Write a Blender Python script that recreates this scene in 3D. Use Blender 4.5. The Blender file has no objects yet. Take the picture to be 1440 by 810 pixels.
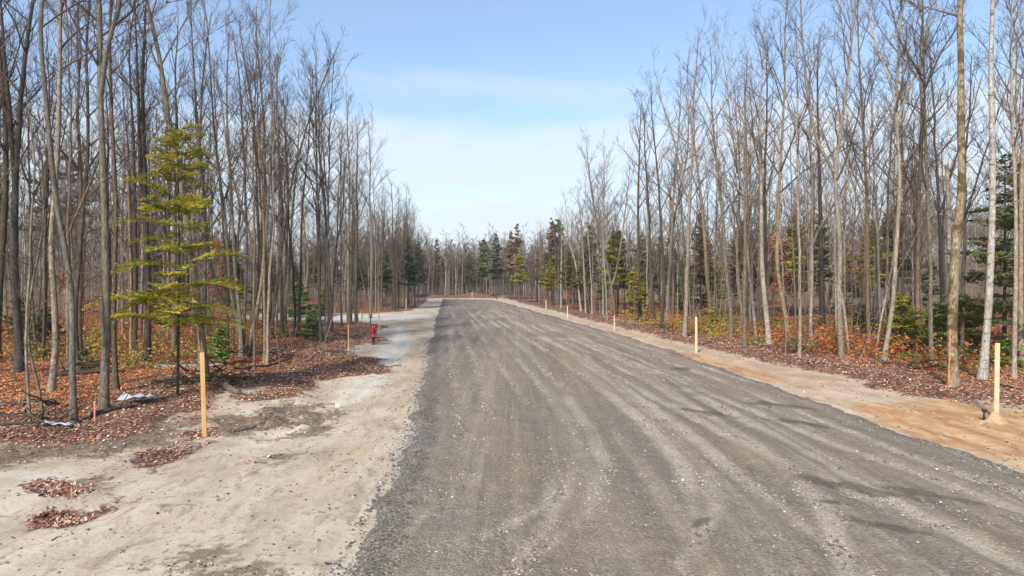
import bpy, math, random
import numpy as np
R = math.radians
random.seed(7); rng = np.random.default_rng(7)
H = 3.2; F = 960.0; HZ = 395.0                      # eye height, focal length in photo pixels, horizon row
S = bpy.context.scene; COL = S.collection

# ------------------------------------------------------------------ helpers
def hnoise(x, y, sc, seed):
    x = np.asarray(x, float)*sc + seed*17.31; y = np.asarray(y, float)*sc - seed*9.73
    xi = np.floor(x); yi = np.floor(y); fx = x-xi; fy = y-yi
    fx = fx*fx*(3-2*fx); fy = fy*fy*(3-2*fy)
    def h(a, b):
        v = np.sin(a*127.1+b*311.7+seed*74.7)*43758.5453
        return v-np.floor(v)
    return ((h(xi,yi)*(1-fx)+h(xi+1,yi)*fx)*(1-fy)+(h(xi,yi+1)*(1-fx)+h(xi+1,yi+1)*fx)*fy)*2-1
def sstep(a, b, v):
    t = np.clip((np.asarray(v, float)-a)/(b-a), 0, 1); return t*t*(3-2*t)
def G(px, py):                                       # a spot on the level ground, in metres
    Y = F*H/(py-HZ); return ((px-720)/F*Y, Y)
def Q(px, py, Y):                                    # a point at distance Y
    return np.array([(px-720)/F*Y, Y, H-(py-HZ)/F*Y])
def poly(pts): return np.array([G(*p) for p in pts])
def sdist(P, X, Y):                                  # signed distance, positive inside
    if X.size < 50:
        A = P; B = np.roll(P, -1, 0); E = B-A; L = (E**2).sum(1)+1e-12; px = X.ravel()[:,None]; py = Y.ravel()[:,None]
        t = np.clip(((px-A[:,0])*E[:,0]+(py-A[:,1])*E[:,1])/L, 0, 1); d = np.hypot(px-A[:,0]-t*E[:,0], py-A[:,1]-t*E[:,1]).min(1)
        ey = np.where(np.abs(E[:,1]) > 1e-12, E[:,1], 1e-12)
        c = ((A[:,1] > py) != (B[:,1] > py)) & (px < E[:,0]*(py-A[:,1])/ey+A[:,0]); return np.where(c.sum(1) % 2 == 1, d, -d).reshape(X.shape)
    d = np.full(X.shape, 1e9); ins = np.zeros(X.shape, bool); n = len(P)
    for i in range(n):
        ax, ay = P[i]; bx, by = P[(i+1)%n]; ex, ey = bx-ax, by-ay; L = ex*ex+ey*ey+1e-12
        t = np.clip(((X-ax)*ex+(Y-ay)*ey)/L, 0, 1)
        d = np.minimum(d, np.hypot(X-ax-t*ex, Y-ay-t*ey))
        c = ((ay > Y) != (by > Y)) & (X < ex*(Y-ay)/(ey if abs(ey) > 1e-12 else 1e-12)+ax)
        ins ^= c
    return np.where(ins, d, -d)
def ldist(P, X, Y):
    d = np.full(X.shape, 1e9)
    for i in range(len(P)-1):
        ax, ay = P[i]; bx, by = P[i+1]; ex, ey = bx-ax, by-ay; L = ex*ex+ey*ey+1e-12
        t = np.clip(((X-ax)*ex+(Y-ay)*ey)/L, 0, 1)
        d = np.minimum(d, np.hypot(X-ax-t*ex, Y-ay-t*ey))
    return d

# ------------------------------------------------------------------ ground plan (metres, derived once)
ROAD_L = [(-3.7,2)] + [G(*p) for p in [(470,830),(510,750),(545,690),(562,640),(578,590),(592,540),(601,500),(606,475),(612,450),(617,435),(621,424),(622,420.5)]]
ROAD_R = [(9.6,2)] + [G(*p) for p in [(1880,812),(1640,730),(1440,661),(1280,610),(1140,560),(1000,512),(900,478),(820,456),(750,437),(715,427),(690,421.5)]]
ROAD = np.array(ROAD_L + ROAD_R[::-1])
CLAY = np.array([(-30,-10),(-30,7)] + [G(*p) for p in [(-300,622),(0,624),(60,622),(150,622),(200,606),(240,590),(290,575),(300,556),(360,545),(385,562),(430,560),(440,540),(520,520),(545,508),(500,500),(470,492),(505,486),(548,480),(520,470),(545,460),(520,455),(380,452),(330,449)]]
    + [G(*p) for p in [(330,443),(380,441),(520,441),(575,438),(592,430),(603,421),(598,419.4),(570,419),(570,418.2),(690,418.4),(712,419.5),(735,427),(778,437),(850,455),(950,480),(1020,496),(1100,513),(1180,528),(1230,545),(1300,560),(1380,566),(1440,575),(2200,640)]]
    + [(30,7),(30,-10)])
SIDE = poly([(380,449),(520,452),(610,447),(610,441),(520,442.5),(380,442)])
SAND = [poly([(1190,572),(1260,566),(1330,562),(1440,578),(2200,660),(2200,720),(1440,657),(1330,628),(1250,600)]),
        poly([(880,484),(935,490),(1010,506),(1070,524),(1130,546),(1090,540),(990,512),(930,493)]),
        poly([(420,700),(520,640),(560,590),(585,540),(600,500),(606,480),(575,490),(560,560),(500,620),(430,670)]),
        poly([(220,610),(300,600),(330,570),(290,560),(240,590)]),
        poly([(0,655),(120,650),(240,628),(230,618),(60,638),(0,640)]),
        poly([(560,452),(600,452),(604,462),(600,500),(585,470)])]
STRIP = poly([(740,433),(850,455),(950,480),(1100,513),(1200,535),(1300,563),(1440,600),(1440,655),(1280,608),(1000,512),(820,456)])
MUD = [poly([(285,612),(300,585),(350,578),(400,562),(450,568),(470,580),(430,600),(360,608),(320,618)]),
       poly([(120,672),(150,660),(165,668),(130,688)]),
       poly([(180,640),(210,618),(270,618),(275,632),(215,650)]),
       poly([(215,805),(245,780),(330,790),(380,810),(320,840),(220,835)]),
       poly([(-80,640),(0,622),(60,618),(130,612),(200,600),(285,585),(290,600),(230,628),(130,644),(60,650),(-80,668)]),
       poly([(395,490),(480,472),(500,500),(440,515),(400,510)]), poly([(290,616),(350,611),(420,607),(455,585),(470,588),(430,614),(350,618)]), poly([(395,600),(470,572),(490,578),(440,612)]), poly([(330,655),(400,640),(410,645),(350,662)]), poly([(120,700),(190,705),(240,695),(180,712)])]
PALE = [poly([(1120,548),(1180,545),(1275,564),(1260,570),(1170,562)]),
        poly([(300,640),(420,600),(520,560),(560,520),(590,480),(560,455),(540,480),(480,540),(400,620)]),
        poly([(0,665),(110,660),(150,680),(60,700),(0,690)])]
TONGUE = [poly([(405,540),(440,528),(500,515),(560,513),(545,523),(470,534),(420,546)]),
          poly([(175,652),(200,636),(260,634),(300,622),(280,636),(215,662)]),
          poly([(38,687),(60,676),(100,678),(130,690),(105,700),(60,698)]),
          poly([(44,729),(60,719),(98,718),(118,730),(92,742),(60,739)]),
          poly([(110,728),(150,710),(160,716),(125,732)]),
          poly([(250,612),(300,600),(310,612),(270,618)]),
          poly([(330,556),(390,546),(430,553),(390,562),(340,566)])]
RD = np.array([-70/960., 1.0]); RD /= np.linalg.norm(RD)          # road direction

RUTS = [(poly([(60,790),(200,740),(330,700),(410,668),(440,655)]), .12), (poly([(290,612),(350,607),(420,604),(460,580)]), .10), (poly([(330,640),(420,600),(500,560),(560,500),(590,460)]), .16),
        (poly([(450,790),(500,720),(540,650)]), .13), (poly([(0,770),(60,730),(150,712)]), .08), (poly([(300,600),(360,585),(430,565)]), .12), (poly([(1440,640),(1300,600),(1150,560)]), .14), (poly([(1500,620),(1350,590),(1220,570)]), .12)]
def zoff(x, y):
    """height of the terrain at a point (metres)"""
    x = np.asarray(x, float); y = np.asarray(y, float)
    far = np.hypot(x, y); rut = 0
    for P, w in RUTS:
        d = ldist(P, x, y)+.05*hnoise(x, y, 1.5, 12); rut = rut-.035*np.exp(-(d/w)**2)+.03*np.exp(-((d-w*1.6)/(w*.5))**2)*(1+hnoise(x, y, 4, 13))
    dc = np.clip(sdist(CLAY, x, y), -6, 6)
    forest = sstep(0.3, -1.5, dc)
    z = 0.035*hnoise(x, y, .35, 1) + 0.02*hnoise(x, y, 1.1, 2) + 0.008*hnoise(x, y, 3.5, 3)
    z += forest*(0.10*hnoise(x, y, .22, 4) + 0.06*hnoise(x, y, .9, 5) + 0.03*hnoise(x, y, 2.7, 6) + 0.06)
    z += rut*(dc > 0) + (x > 8)*(dc > .3)*(.010*hnoise(x*.6, y, 3, 15)+.012*hnoise(x, y, 6, 16))
    ridge = np.exp(-((dc+0.7)/0.6)**2)
    z += ridge*0.10*(1+hnoise(x, y, .8, 7))
    for M in MUD[:1]+MUD[5:]:
        m = sstep(-.3, .4, sdist(M, x, y)); z += m*(0.10*hnoise(x, y, 1.7, 8)+.05*hnoise(x, y, 4.5, 14) - .02)
    lat = np.abs(x + y*70/960.)
    z += sstep(30, 170, lat)*10.0 + sstep(165, 420, y)*7.0
    berm = np.exp(-((y-133)/2.2)**2)*sstep(-24, -18, x)*sstep(4, -4, x)
    z += berm*(0.6+0.35*hnoise(x, y, .5, 9))
    return z
def zg(x, y): return float(zoff(np.array([x]), np.array([y]))[0])

# ------------------------------------------------------------------ mesh collection
def cross(a, b): return np.array([a[1]*b[2]-a[2]*b[1], a[2]*b[0]-a[0]*b[2], a[0]*b[1]-a[1]*b[0]])
def rows(A): return A/(np.sqrt((A**2).sum(-1, keepdims=True))+1e-9)
class MB:
    def __init__(s): s.v = []; s.f = []; s.n = 0; s.fa = []; s.mi = []; s.q = {}
    def flush(s):
        for (n, k), L in s.q.items():
            P = np.array([a for a, b in L], float); r = np.array([b for a, b in L], float); m = len(P)
            T = rows(np.gradient(P, axis=1)); ref = np.where((np.abs(T[:,:1,1:2]) < .8), np.array([.31,.95,.05]), np.array([1.,0,0]))
            U = rows(np.cross(T, np.broadcast_to(ref, T.shape))); V = np.cross(T, U); a = np.arange(k)*2*math.pi/k
            v = P[:,:,None,:]+(U[:,:,None,:]*np.cos(a)[:,None]+V[:,:,None,:]*np.sin(a)[:,None])*r[:,:,None,None]
            i = np.arange(n-1)[:,None]*k; j = np.arange(k)[None,:]; j2 = (j+1)%k
            f = np.stack([i+j, i+j2, i+k+j2, i+k+j], -1).reshape(-1,4); f = (f[None]+np.arange(m)[:,None,None]*n*k).reshape(-1,4)
            s.add(v.reshape(-1,3), f)
        s.q = {}
    def add(s, v, f, a=None, m=0):
        v = np.asarray(v, float); f = np.asarray(f, int)
        if len(f) == 0: return
        s.v.append(v); s.f.append(f+s.n); s.n += len(v)
        s.fa.append(np.full(len(f), 0.5) if a is None else (np.full(len(f), a) if np.isscalar(a) else a))
    def tube(s, P, r, k=4, cap=False):
        if not cap: s.q.setdefault((len(P), k), []).append((P, r)); return
        P = np.asarray(P, float); r = np.asarray(r, float); n = len(P)
        T = np.gradient(P, axis=0); T /= (np.linalg.norm(T, axis=1)[:,None]+1e-9)
        ref = np.array([0.31,0.95,0.05]) if abs(T[0][1]) < .8 else np.array([1.,0,0])
        U = np.cross(T, ref); U /= (np.linalg.norm(U, axis=1)[:,None]+1e-9); V = np.cross(T, U)
        a = np.arange(k)*2*math.pi/k
        v = (P[:,None,:] + (U[:,None,:]*np.cos(a)[None,:,None]+V[:,None,:]*np.sin(a)[None,:,None])*r[:,None,None]).reshape(-1,3)
        i = np.arange(n-1)[:,None]*k; j = np.arange(k)[None,:]; j2 = (j+1)%k
        f = np.stack([i+j, i+j2, i+k+j2, i+k+j], -1).reshape(-1,4)
        s.add(v, f)
        if cap:
            c = len(v); vv = np.vstack([v[-k:], P[-1]]); s.add(vv, [[q, (q+1)%k, k, k] for q in range(k)])
            vv = np.vstack([v[:k], P[0]]); s.add(vv, [[(q+1)%k, q, k, k] for q in range(k)])
    def mesh(s, name, mat, smooth=True, attr=False):
        s.flush(); me = bpy.data.meshes.new(name)
        if not s.v: return me
        v = np.vstack(s.v); f = np.vstack(s.f)
        tri = f[:,2] == f[:,3]
        me.vertices.add(len(v)); me.vertices.foreach_set('co', v.ravel())
        ls = np.where(tri, 3, 4); st = np.concatenate([[0], np.cumsum(ls)[:-1]])
        keep = np.ones(f.shape, bool); keep[tri,3] = False
        me.loops.add(int(ls.sum())); me.loops.foreach_set('vertex_index', f[keep])
        me.polygons.add(len(f)); me.polygons.foreach_set('loop_start', st); me.polygons.foreach_set('loop_total', ls)
        me.polygons.foreach_set('use_smooth', np.full(len(f), smooth))
        if attr:
            a = me.attributes.new('rnd', 'FLOAT', 'FACE'); a.data.foreach_set('value', np.concatenate(s.fa))
        me.update(calc_edges=True)
        if mat: me.materials.append(mat)
        return me
def link(name, me, parent=None, loc=None):
    o = bpy.data.objects.new(name, me); COL.objects.link(o)
    if parent: o.parent = parent
    if loc is not None: o.location = loc
    return o
def tag(o, label=None, cat=None, group=None, kind=None):
    if label: o['label'] = label
    if cat: o['category'] = cat
    if group: o['group'] = group
    if kind: o['kind'] = kind
    return o
def empty(name, loc, label, cat, group=None, rz=0):
    o = link(name, None, loc=loc); o.rotation_euler = (0,0,rz); o.empty_display_size = .2
    return tag(o, label, cat, group)

# ------------------------------------------------------------------ materials
def mat(name):
    m = bpy.data.materials.new(name); m.use_nodes = True; nt = m.node_tree
    b = nt.nodes['Principled BSDF']; b.inputs['Roughness'].default_value = .9
    b.inputs['Specular IOR Level'].default_value = .2
    return m, nt, b
class NB:
    def __init__(s, nt): s.nt = nt; s.N = nt.nodes; s.L = nt.links
    def node(s, t, **k):
        n = s.N.new(t)
        for a, b in k.items(): setattr(n, a, b)
        return n
    def set(s, sock, v):
        if hasattr(v, 'links') or isinstance(v, bpy.types.NodeSocket): s.L.new(v, sock)
        else: sock.default_value = v
    def coord(s, rot=0, scale=(1,1,1), which='Object'):
        tc = s.node('ShaderNodeTexCoord'); mp = s.node('ShaderNodeMapping')
        mp.inputs['Rotation'].default_value = (0,0,rot); mp.inputs['Scale'].default_value = scale
        s.L.new(tc.outputs[which], mp.inputs['Vector']); return mp.outputs[0]
    def noise(s, vec, sc, det=4, rough=.55, dist=0):
        n = s.node('ShaderNodeTexNoise'); s.L.new(vec, n.inputs['Vector'])
        n.inputs['Scale'].default_value = sc; n.inputs['Detail'].default_value = det
        n.inputs['Roughness'].default_value = rough; n.inputs['Distortion'].default_value = dist
        return n.outputs['Fac']
    def vor(s, vec, sc, out='Distance', rand=1):
        n = s.node('ShaderNodeTexVoronoi'); s.L.new(vec, n.inputs['Vector']); n.inputs['Scale'].default_value = sc
        n.inputs['Randomness'].default_value = rand
        return n.outputs[out]
    def math(s, op, a, b=0.0, c=None):
        n = s.node('ShaderNodeMath', operation=op); s.set(n.inputs[0], a); s.set(n.inputs[1], b)
        if c is not None: s.set(n.inputs[2], c)
        return n.outputs[0]
    def rng(s, v, a, b, c=0., d=1., smooth=True):
        n = s.node('ShaderNodeMapRange', interpolation_type='SMOOTHSTEP' if smooth else 'LINEAR')
        s.L.new(v, n.inputs['Value']); n.inputs['From Min'].default_value = a; n.inputs['From Max'].default_value = b
        n.inputs['To Min'].default_value = c; n.inputs['To Max'].default_value = d; return n.outputs[0]
    def mix(s, f, a, b, mode='MIX'):
        n = s.node('ShaderNodeMix', data_type='RGBA', blend_type=mode); s.set(n.inputs[0], f)
        for q, v in ((6, a), (7, b)):
            if isinstance(v, tuple): n.inputs[q].default_value = (*v, 1)
            else: s.L.new(v, n.inputs[q])
        return n.outputs[2]
    def ramp(s, f, stops, const=False):
        n = s.node('ShaderNodeValToRGB'); e = n.color_ramp
        if const: e.interpolation = 'CONSTANT'
        while len(e.elements) < len(stops): e.elements.new(.5)
        for el, (p, c) in zip(e.elements, stops): el.position = p; el.color = (*c, 1)
        s.L.new(f, n.inputs[0]); return n.outputs[0]
    def bump(s, h, st, dist, b):
        n = s.node('ShaderNodeBump'); n.inputs['Strength'].default_value = st; n.inputs['Distance'].default_value = dist
        s.L.new(h, n.inputs['Height']); s.L.new(n.outputs[0], b.inputs['Normal'])
    def attr(s, name): n = s.node('ShaderNodeAttribute', attribute_name=name); return n.outputs['Fac']

def bark(name, c1, c2, c3, spots=(.05,.045,.04), band=False, moss=None, varv=.35):
    m, nt, b = mat(name); n = NB(nt)
    v = n.coord(scale=(1,1,.22)); v0 = n.coord()
    big = n.noise(v0, 1.4, 3); col = n.ramp(n.noise(v, 26, 5, .65), [(.3, c1), (.5, c2), (.7, c3)])
    col = n.mix(n.rng(n.noise(v0, 9, 5, .7), .54, .68, 0, .6), col, tuple(min(1, x*1.35) for x in c3))
    col = n.mix(n.rng(n.noise(v0, 2.1, 5, .7), .5, .68, 0, .55), col, tuple(x*.8 for x in c1))
    col = n.mix(n.rng(n.noise(v0, 12, 4), .64, .69, 0, .9), col, spots)
    if band:
        vb = n.coord(scale=(.9,.9,3.2)); col = n.mix(n.rng(n.noise(vb, 2.5, 5, .75), .56, .62, 0, .85), col, (.07,.06,.055))
    if moss: col = n.mix(n.rng(n.noise(v0, 2.6, 4), .5, .6), col, moss)
    oi = n.node('ShaderNodeObjectInfo')
    k = n.rng(oi.outputs['Random'], 0, 1, 1-varv, 1+varv, False)
    hsv = n.node('ShaderNodeHueSaturation'); n.L.new(col, hsv.inputs['Color']); n.L.new(k, hsv.inputs['Value'])
    n.L.new(n.rng(n.math('FRACT', n.math('MULTIPLY', oi.outputs['Random'], 7.3)), 0, 1, .6, 1.3, False), hsv.inputs['Saturation'])
    n.L.new(hsv.outputs[0], b.inputs['Base Color'])
    n.bump(n.noise(v, 30, 5, .7), 1.0, .03, b); return m
M = {}
M['grey'] = bark('bark_grey', (.065,.055,.040), (.135,.116,.088), (.23,.20,.155))
M['pale'] = bark('bark_pale', (.12,.105,.082), (.24,.213,.172), (.38,.34,.285))
M['tan'] = bark('bark_tan', (.095,.074,.050), (.19,.15,.108), (.32,.262,.195))
M['dark'] = bark('bark_dark', (.035,.029,.021), (.068,.057,.042), (.125,.105,.078))
M['mossy'] = bark('bark_mossy', (.08,.065,.045), (.19,.155,.11), (.36,.31,.24), moss=(.085,.062,.032))
M['birch'] = bark('bark_birch', (.17,.15,.128), (.29,.262,.228), (.43,.40,.36), band=True)
def twig(name, c):
    m, nt, b = mat(name); n = NB(nt); oi = n.node('ShaderNodeObjectInfo')
    hsv = n.node('ShaderNodeHueSaturation'); hsv.inputs['Color'].default_value = (*c, 1)
    n.L.new(n.rng(oi.outputs['Random'], 0, 1, .7, 1.35, False), hsv.inputs['Value'])
    n.L.new(hsv.outputs[0], b.inputs['Base Color']); return m
M['twig'] = twig('twig_brown', (.12,.088,.072)); M['twigl'] = twig('twig_tan', (.165,.125,.10)); M['twigd'] = twig('twig_dark', (.07,.055,.046))

def leafmat(name, stops, trans=.25, const=True):
    m, nt, b = mat(name); n = NB(nt)
    oi = n.node('ShaderNodeObjectInfo')
    col = n.ramp(n.attr('rnd'), stops, const)
    n.L.new(col, b.inputs['Base Color']); b.inputs['Roughness'].default_value = .7
    if trans:
        t = n.node('ShaderNodeBsdfTranslucent'); n.L.new(col, t.inputs['Color'])
        mx = n.node('ShaderNodeMixShader'); mx.inputs[0].default_value = trans
        n.L.new(b.outputs[0], mx.inputs[1]); n.L.new(t.outputs[0], mx.inputs[2])
        n.L.new(mx.outputs[0], nt.nodes['Material Output'].inputs['Surface'])
    return m
M['litter'] = leafmat('fallen_leaves', [(0,(0.156,0.081,0.057)),(.08,(0.286,0.150,0.104)),(.18,(0.429,0.247,0.182)),(.27,(0.312,0.137,0.085)),(.35,(0.559,0.364,0.273)),(.41,(0.104,0.065,0.052)),(.46,(0.620,0.546,0.442)),(.5,(0.195,0.072,0.033)),(.58,(0.468,0.163,0.052)),(.68,(0.351,0.130,0.065)),(.77,(0.598,0.247,0.091)),(.86,(0.117,0.065,0.042)),(.92,(0.620,0.377,0.234))], .1)
M['orange'] = leafmat('orange_leaves', [(0,(.28,.08,.025)),(.3,(.46,.14,.04)),(.6,(.58,.21,.06)),(.85,(.42,.20,.09))], .3)
M['yellow'] = leafmat('yellow_leaves', [(0,(.28,.22,.04)),(.3,(.48,.33,.06)),(.6,(.34,.33,.06)),(.8,(.54,.32,.08))], .35)
M['needle'] = leafmat('needles_dark', [(0,(.045,.07,.035)),(.3,(.065,.10,.045)),(.6,(.095,.13,.055)),(.88,(.14,.155,.065))], .15)
M['hemlock'] = leafmat('needles_yellow_green', [(0,(.15,.20,.03)),(.25,(.27,.29,.035)),(.5,(.40,.36,.04)),(.75,(.50,.39,.05)),(.9,(.50,.32,.07))], .45)
M['bright'] = leafmat('needles_bright', [(0,(.07,.15,.03)),(.3,(.12,.22,.04)),(.6,(.20,.29,.06)),(.88,(.30,.32,.06))], .35)
M['olive'] = leafmat('needles_olive', [(0,(.07,.10,.035)),(.3,(.11,.145,.045)),(.6,(.17,.18,.055)),(.85,(.22,.17,.07))], .3)
M['rust'] = leafmat('needles_rust', [(0,(.13,.09,.055)),(.3,(.21,.135,.085)),(.6,(.26,.165,.10)),(.88,(.16,.14,.07))], .15)

def flat(name, c, rough=.8, var=.0, sc=20, bumpd=0, spec=.3, metal=0):
    m, nt, b = mat(name); n = NB(nt); v = n.coord(scale=(1,1,.3))
    f = n.noise(v, sc, 5, .6)
    col = n.mix(f, tuple(x*(1-var) for x in c), tuple(min(1, x*(1+var)) for x in c))
    n.L.new(col, b.inputs['Base Color']); b.inputs['Roughness'].default_value = rough
    b.inputs['Specular IOR Level'].default_value = spec; b.inputs['Metallic'].default_value = metal
    if bumpd: n.bump(f, .5, bumpd, b)
    return m
M['wood'] = flat('stake_wood', (.46,.28,.12), .8, .5, 30, .006)
M['cream'] = flat('stake_pale_wood', (.58,.47,.31), .8, .35, 30, .005)
M['pinkpaint'] = flat('pink_paint', (.75,.22,.16), .7, .2)
M['orangepaint'] = flat('orange_paint', (.85,.20,.05), .7, .2)
M['redp'] = flat('hydrant_red', (.40,.012,.018), .35, .15, 8, spec=.5)
M['blackp'] = flat('hydrant_black', (.025,.035,.035), .5, .3, 8)
M['plastic'] = flat('pale_plastic', (.40,.43,.50), .5, .12, 6, .01, .5)
M['oldwood'] = flat('weathered_wood', (.15,.13,.11), .9, .5, 25, .01)
M['freshwood'] = flat('split_orange_wood', (.55,.28,.10), .9, .4, 25, .01)
M['dirtm'] = flat('mound_sand', (.36,.25,.15), .95, .4, 12, .03)

def ground_mat():
    m, nt, b = mat('ground_soil'); n = NB(nt); v = n.coord(); vs = n.coord(rot=-math.atan2(70,960), scale=(1,.35,1))
    nb = n.noise(v, .9, 6, .62); nf = n.noise(v, 7, 6, .65); vf = n.noise(v, 45, 4, .7)
    edge = n.math('ADD', n.math('MULTIPLY', n.math('SUBTRACT', nb, .5), 2.0), n.math('MULTIPLY', n.math('SUBTRACT', nf, .5), 1.3))
    # clay
    clay = n.mix(n.rng(n.noise(vs, 1.2, 5, .6), .3, .7), (.36,.305,.235), (.51,.45,.365))
    clay = n.mix(n.rng(n.noise(v, .55, 6, .65), .48, .68, 0, .7), clay, (.33,.275,.205))
    clay = n.mix(n.rng(n.noise(vs, 3.3, 5, .7, 1.0), .50, .70), clay, (.29,.23,.165))
    clay = n.mix(n.rng(n.noise(n.coord(rot=.75, scale=(1,.22,1)), 5.5, 6, .7, .4), .56, .68, 0, .6), clay, (.20,.165,.13))
    clay = n.mix(n.rng(nf, .54, .68, 0, .75), clay, (.23,.19,.15))
    clay = n.mix(n.rng(n.noise(v, 19, 5, .7), .6, .74, 0, .5), clay, (.15,.125,.10))
    clay = n.mix(n.rng(vf, .6, .75, 0, .4), clay, (.14,.12,.10))
    pale = n.mix(nf, (.47,.44,.395), (.60,.57,.52))
    clay = n.mix(n.rng(n.math('ADD', n.attr('d_pale'), edge), -.2, .7, 0, .75), clay, pale)
    sand = n.mix(n.rng(n.noise(vs, 1.8, 5, .65, .6), .35, .68), (.33,.175,.085), (.50,.335,.19))
    sand = n.mix(n.rng(n.noise(vs, 4.2, 5, .7), .58, .7), sand, (.46,.37,.26))
    sand = n.mix(n.rng(n.noise(n.coord(rot=-.5, scale=(.3,1,1)), 5, 6, .75), .54, .68, 0, .7), sand, (.24,.135,.07))
    soft = n.mix(.5, sand, clay)
    clay = n.mix(n.rng(n.math('ADD', n.attr('d_soft'), edge), -.5, .8, 0, .9), clay, soft)
    clay = n.mix(n.rng(n.math('ADD', n.attr('d_sand'), edge), -.35, .35, 0, .95), clay, sand)
    mud = n.mix(n.rng(nf, .35, .65), (.06,.048,.036), (.20,.16,.115))
    mudf = n.rng(n.math('ADD', n.attr('d_mud'), n.math('MULTIPLY', edge, 1.7)), -.15, .4, 0, .9)
    clay = n.mix(mudf, clay, mud)
    # leaf litter
    vo = n.node('ShaderNodeTexVoronoi'); n.L.new(v, vo.inputs['Vector']); vo.inputs['Scale'].default_value = 13
    sep = n.node('ShaderNodeSeparateColor'); n.L.new(vo.outputs['Color'], sep.inputs[0])
    leaf = n.ramp(sep.outputs[0], [(0,(.14,.07,.048)),(.25,(.26,.125,.08)),(.5,(.36,.19,.13)),(.72,(.20,.10,.065)),(.9,(.46,.30,.21))], True)
    org = n.ramp(sep.outputs[1], [(0,(.22,.075,.028)),(.3,(.40,.14,.045)),(.6,(.52,.21,.07)),(.85,(.32,.15,.07))], True)
    leaf = n.mix(n.rng(n.math('ADD', n.attr('orange'), n.math('MULTIPLY', n.math('SUBTRACT', n.noise(v, .35, 4), .5), 1.6)), .3, .7), leaf, org)
    leaf = n.mix(n.rng(n.noise(v, 1.3, 5, .6), .5, .66, 0, .8), leaf, (.085,.062,.045))
    leaf = n.mix(n.rng(vo.outputs['Distance'], .35, .6, 0, .6), leaf, (.045,.03,.022))
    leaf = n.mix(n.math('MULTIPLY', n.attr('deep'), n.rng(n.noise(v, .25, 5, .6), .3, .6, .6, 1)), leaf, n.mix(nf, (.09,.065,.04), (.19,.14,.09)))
    lf = n.rng(n.math('ADD', n.attr('d_clay'), n.math('MULTIPLY', edge, .85)), -.12, .12)
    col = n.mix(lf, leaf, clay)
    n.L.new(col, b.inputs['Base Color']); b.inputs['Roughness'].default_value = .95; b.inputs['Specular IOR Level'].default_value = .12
    hgt = n.math('ADD', n.math('MULTIPLY', nf, .6), n.math('ADD', n.math('MULTIPLY', vf, .25), n.math('MULTIPLY', n.math('SUBTRACT', 1.0, lf), n.math('MULTIPLY', vo.outputs['Distance'], .5))))
    n.bump(hgt, .6, .06, b); return m
def road_mat():
    m, nt, b = mat('road_gravel'); n = NB(nt); v = n.coord(); a = -math.atan2(70,960)
    vs = n.coord(rot=a, scale=(1,.02,1)); vm = n.coord(rot=a, scale=(1,.25,1))
    base = n.mix(n.rng(n.noise(vs, 1.3, 6, .62), .32, .68), (.175,.15,.123), (.262,.226,.186))
    base = n.mix(n.rng(n.noise(vs, 4.0, 5, .65), .48, .7, 0, .6), base, (.34,.29,.232))
    base = n.mix(n.rng(n.noise(vs, 2.3, 5, .65), .50, .7, 0, .55), base, (.145,.125,.105))
    base = n.mix(n.rng(n.noise(vm, .5, 5, .6), .45, .7, 0, .55), base, (.285,.22,.155))
    base = n.mix(n.rng(n.math('ADD', n.attr('track'), n.math('MULTIPLY', n.math('SUBTRACT', n.noise(vs, 6, 4, .6), .5), .5)), .15, .85), base, (.37,.325,.27))
    loose = n.rng(n.math('ADD', n.attr('loose'), n.math('MULTIPLY', n.math('SUBTRACT', n.noise(v, 3, 5, .7), .5), 1.2)), .3, .8, 0, .8)
    base = n.mix(loose, base, (.155,.142,.128))
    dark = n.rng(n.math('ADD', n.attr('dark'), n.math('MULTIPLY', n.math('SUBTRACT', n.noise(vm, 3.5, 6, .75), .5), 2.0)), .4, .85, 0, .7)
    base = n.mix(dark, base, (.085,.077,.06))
    sp1 = n.node('ShaderNodeTexVoronoi'); n.L.new(v, sp1.inputs['Vector']); sp1.inputs['Scale'].default_value = 34
    sc = n.node('ShaderNodeSeparateColor'); n.L.new(sp1.outputs['Color'], sc.inputs[0])
    st = n.ramp(sc.outputs[0], [(0,(.5,.5,.5)),(.22,(.82,.81,.8)),(.5,(1.,1.,1.)),(.75,(1.2,1.18,1.15)),(.93,(1.8,1.75,1.7))], True)
    sp = n.mix(n.rng(n.math('ADD', loose, n.noise(v, 1.3, 5, .7)), .35, .9, .3, 1), base, n.mix(1.0, base, st, 'MULTIPLY'))
    sp = n.mix(n.rng(n.noise(v, 70, 3, .8), .35, .65, 0, .4), sp, n.mix(1.0, sp, (.55,.55,.55), 'MULTIPLY'))
    n.L.new(sp, b.inputs['Base Color']); b.inputs['Roughness'].default_value = .92; b.inputs['Specular IOR Level'].default_value = .2
    h = n.math('ADD', n.math('MULTIPLY', n.noise(v, 22, 5, .75), .7), n.math('ADD', n.math('MULTIPLY', sp1.outputs['Distance'], -.5), n.math('MULTIPLY', n.noise(vs, 9, 3), .4)))
    n.bump(h, .75, .035, b); return m

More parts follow.
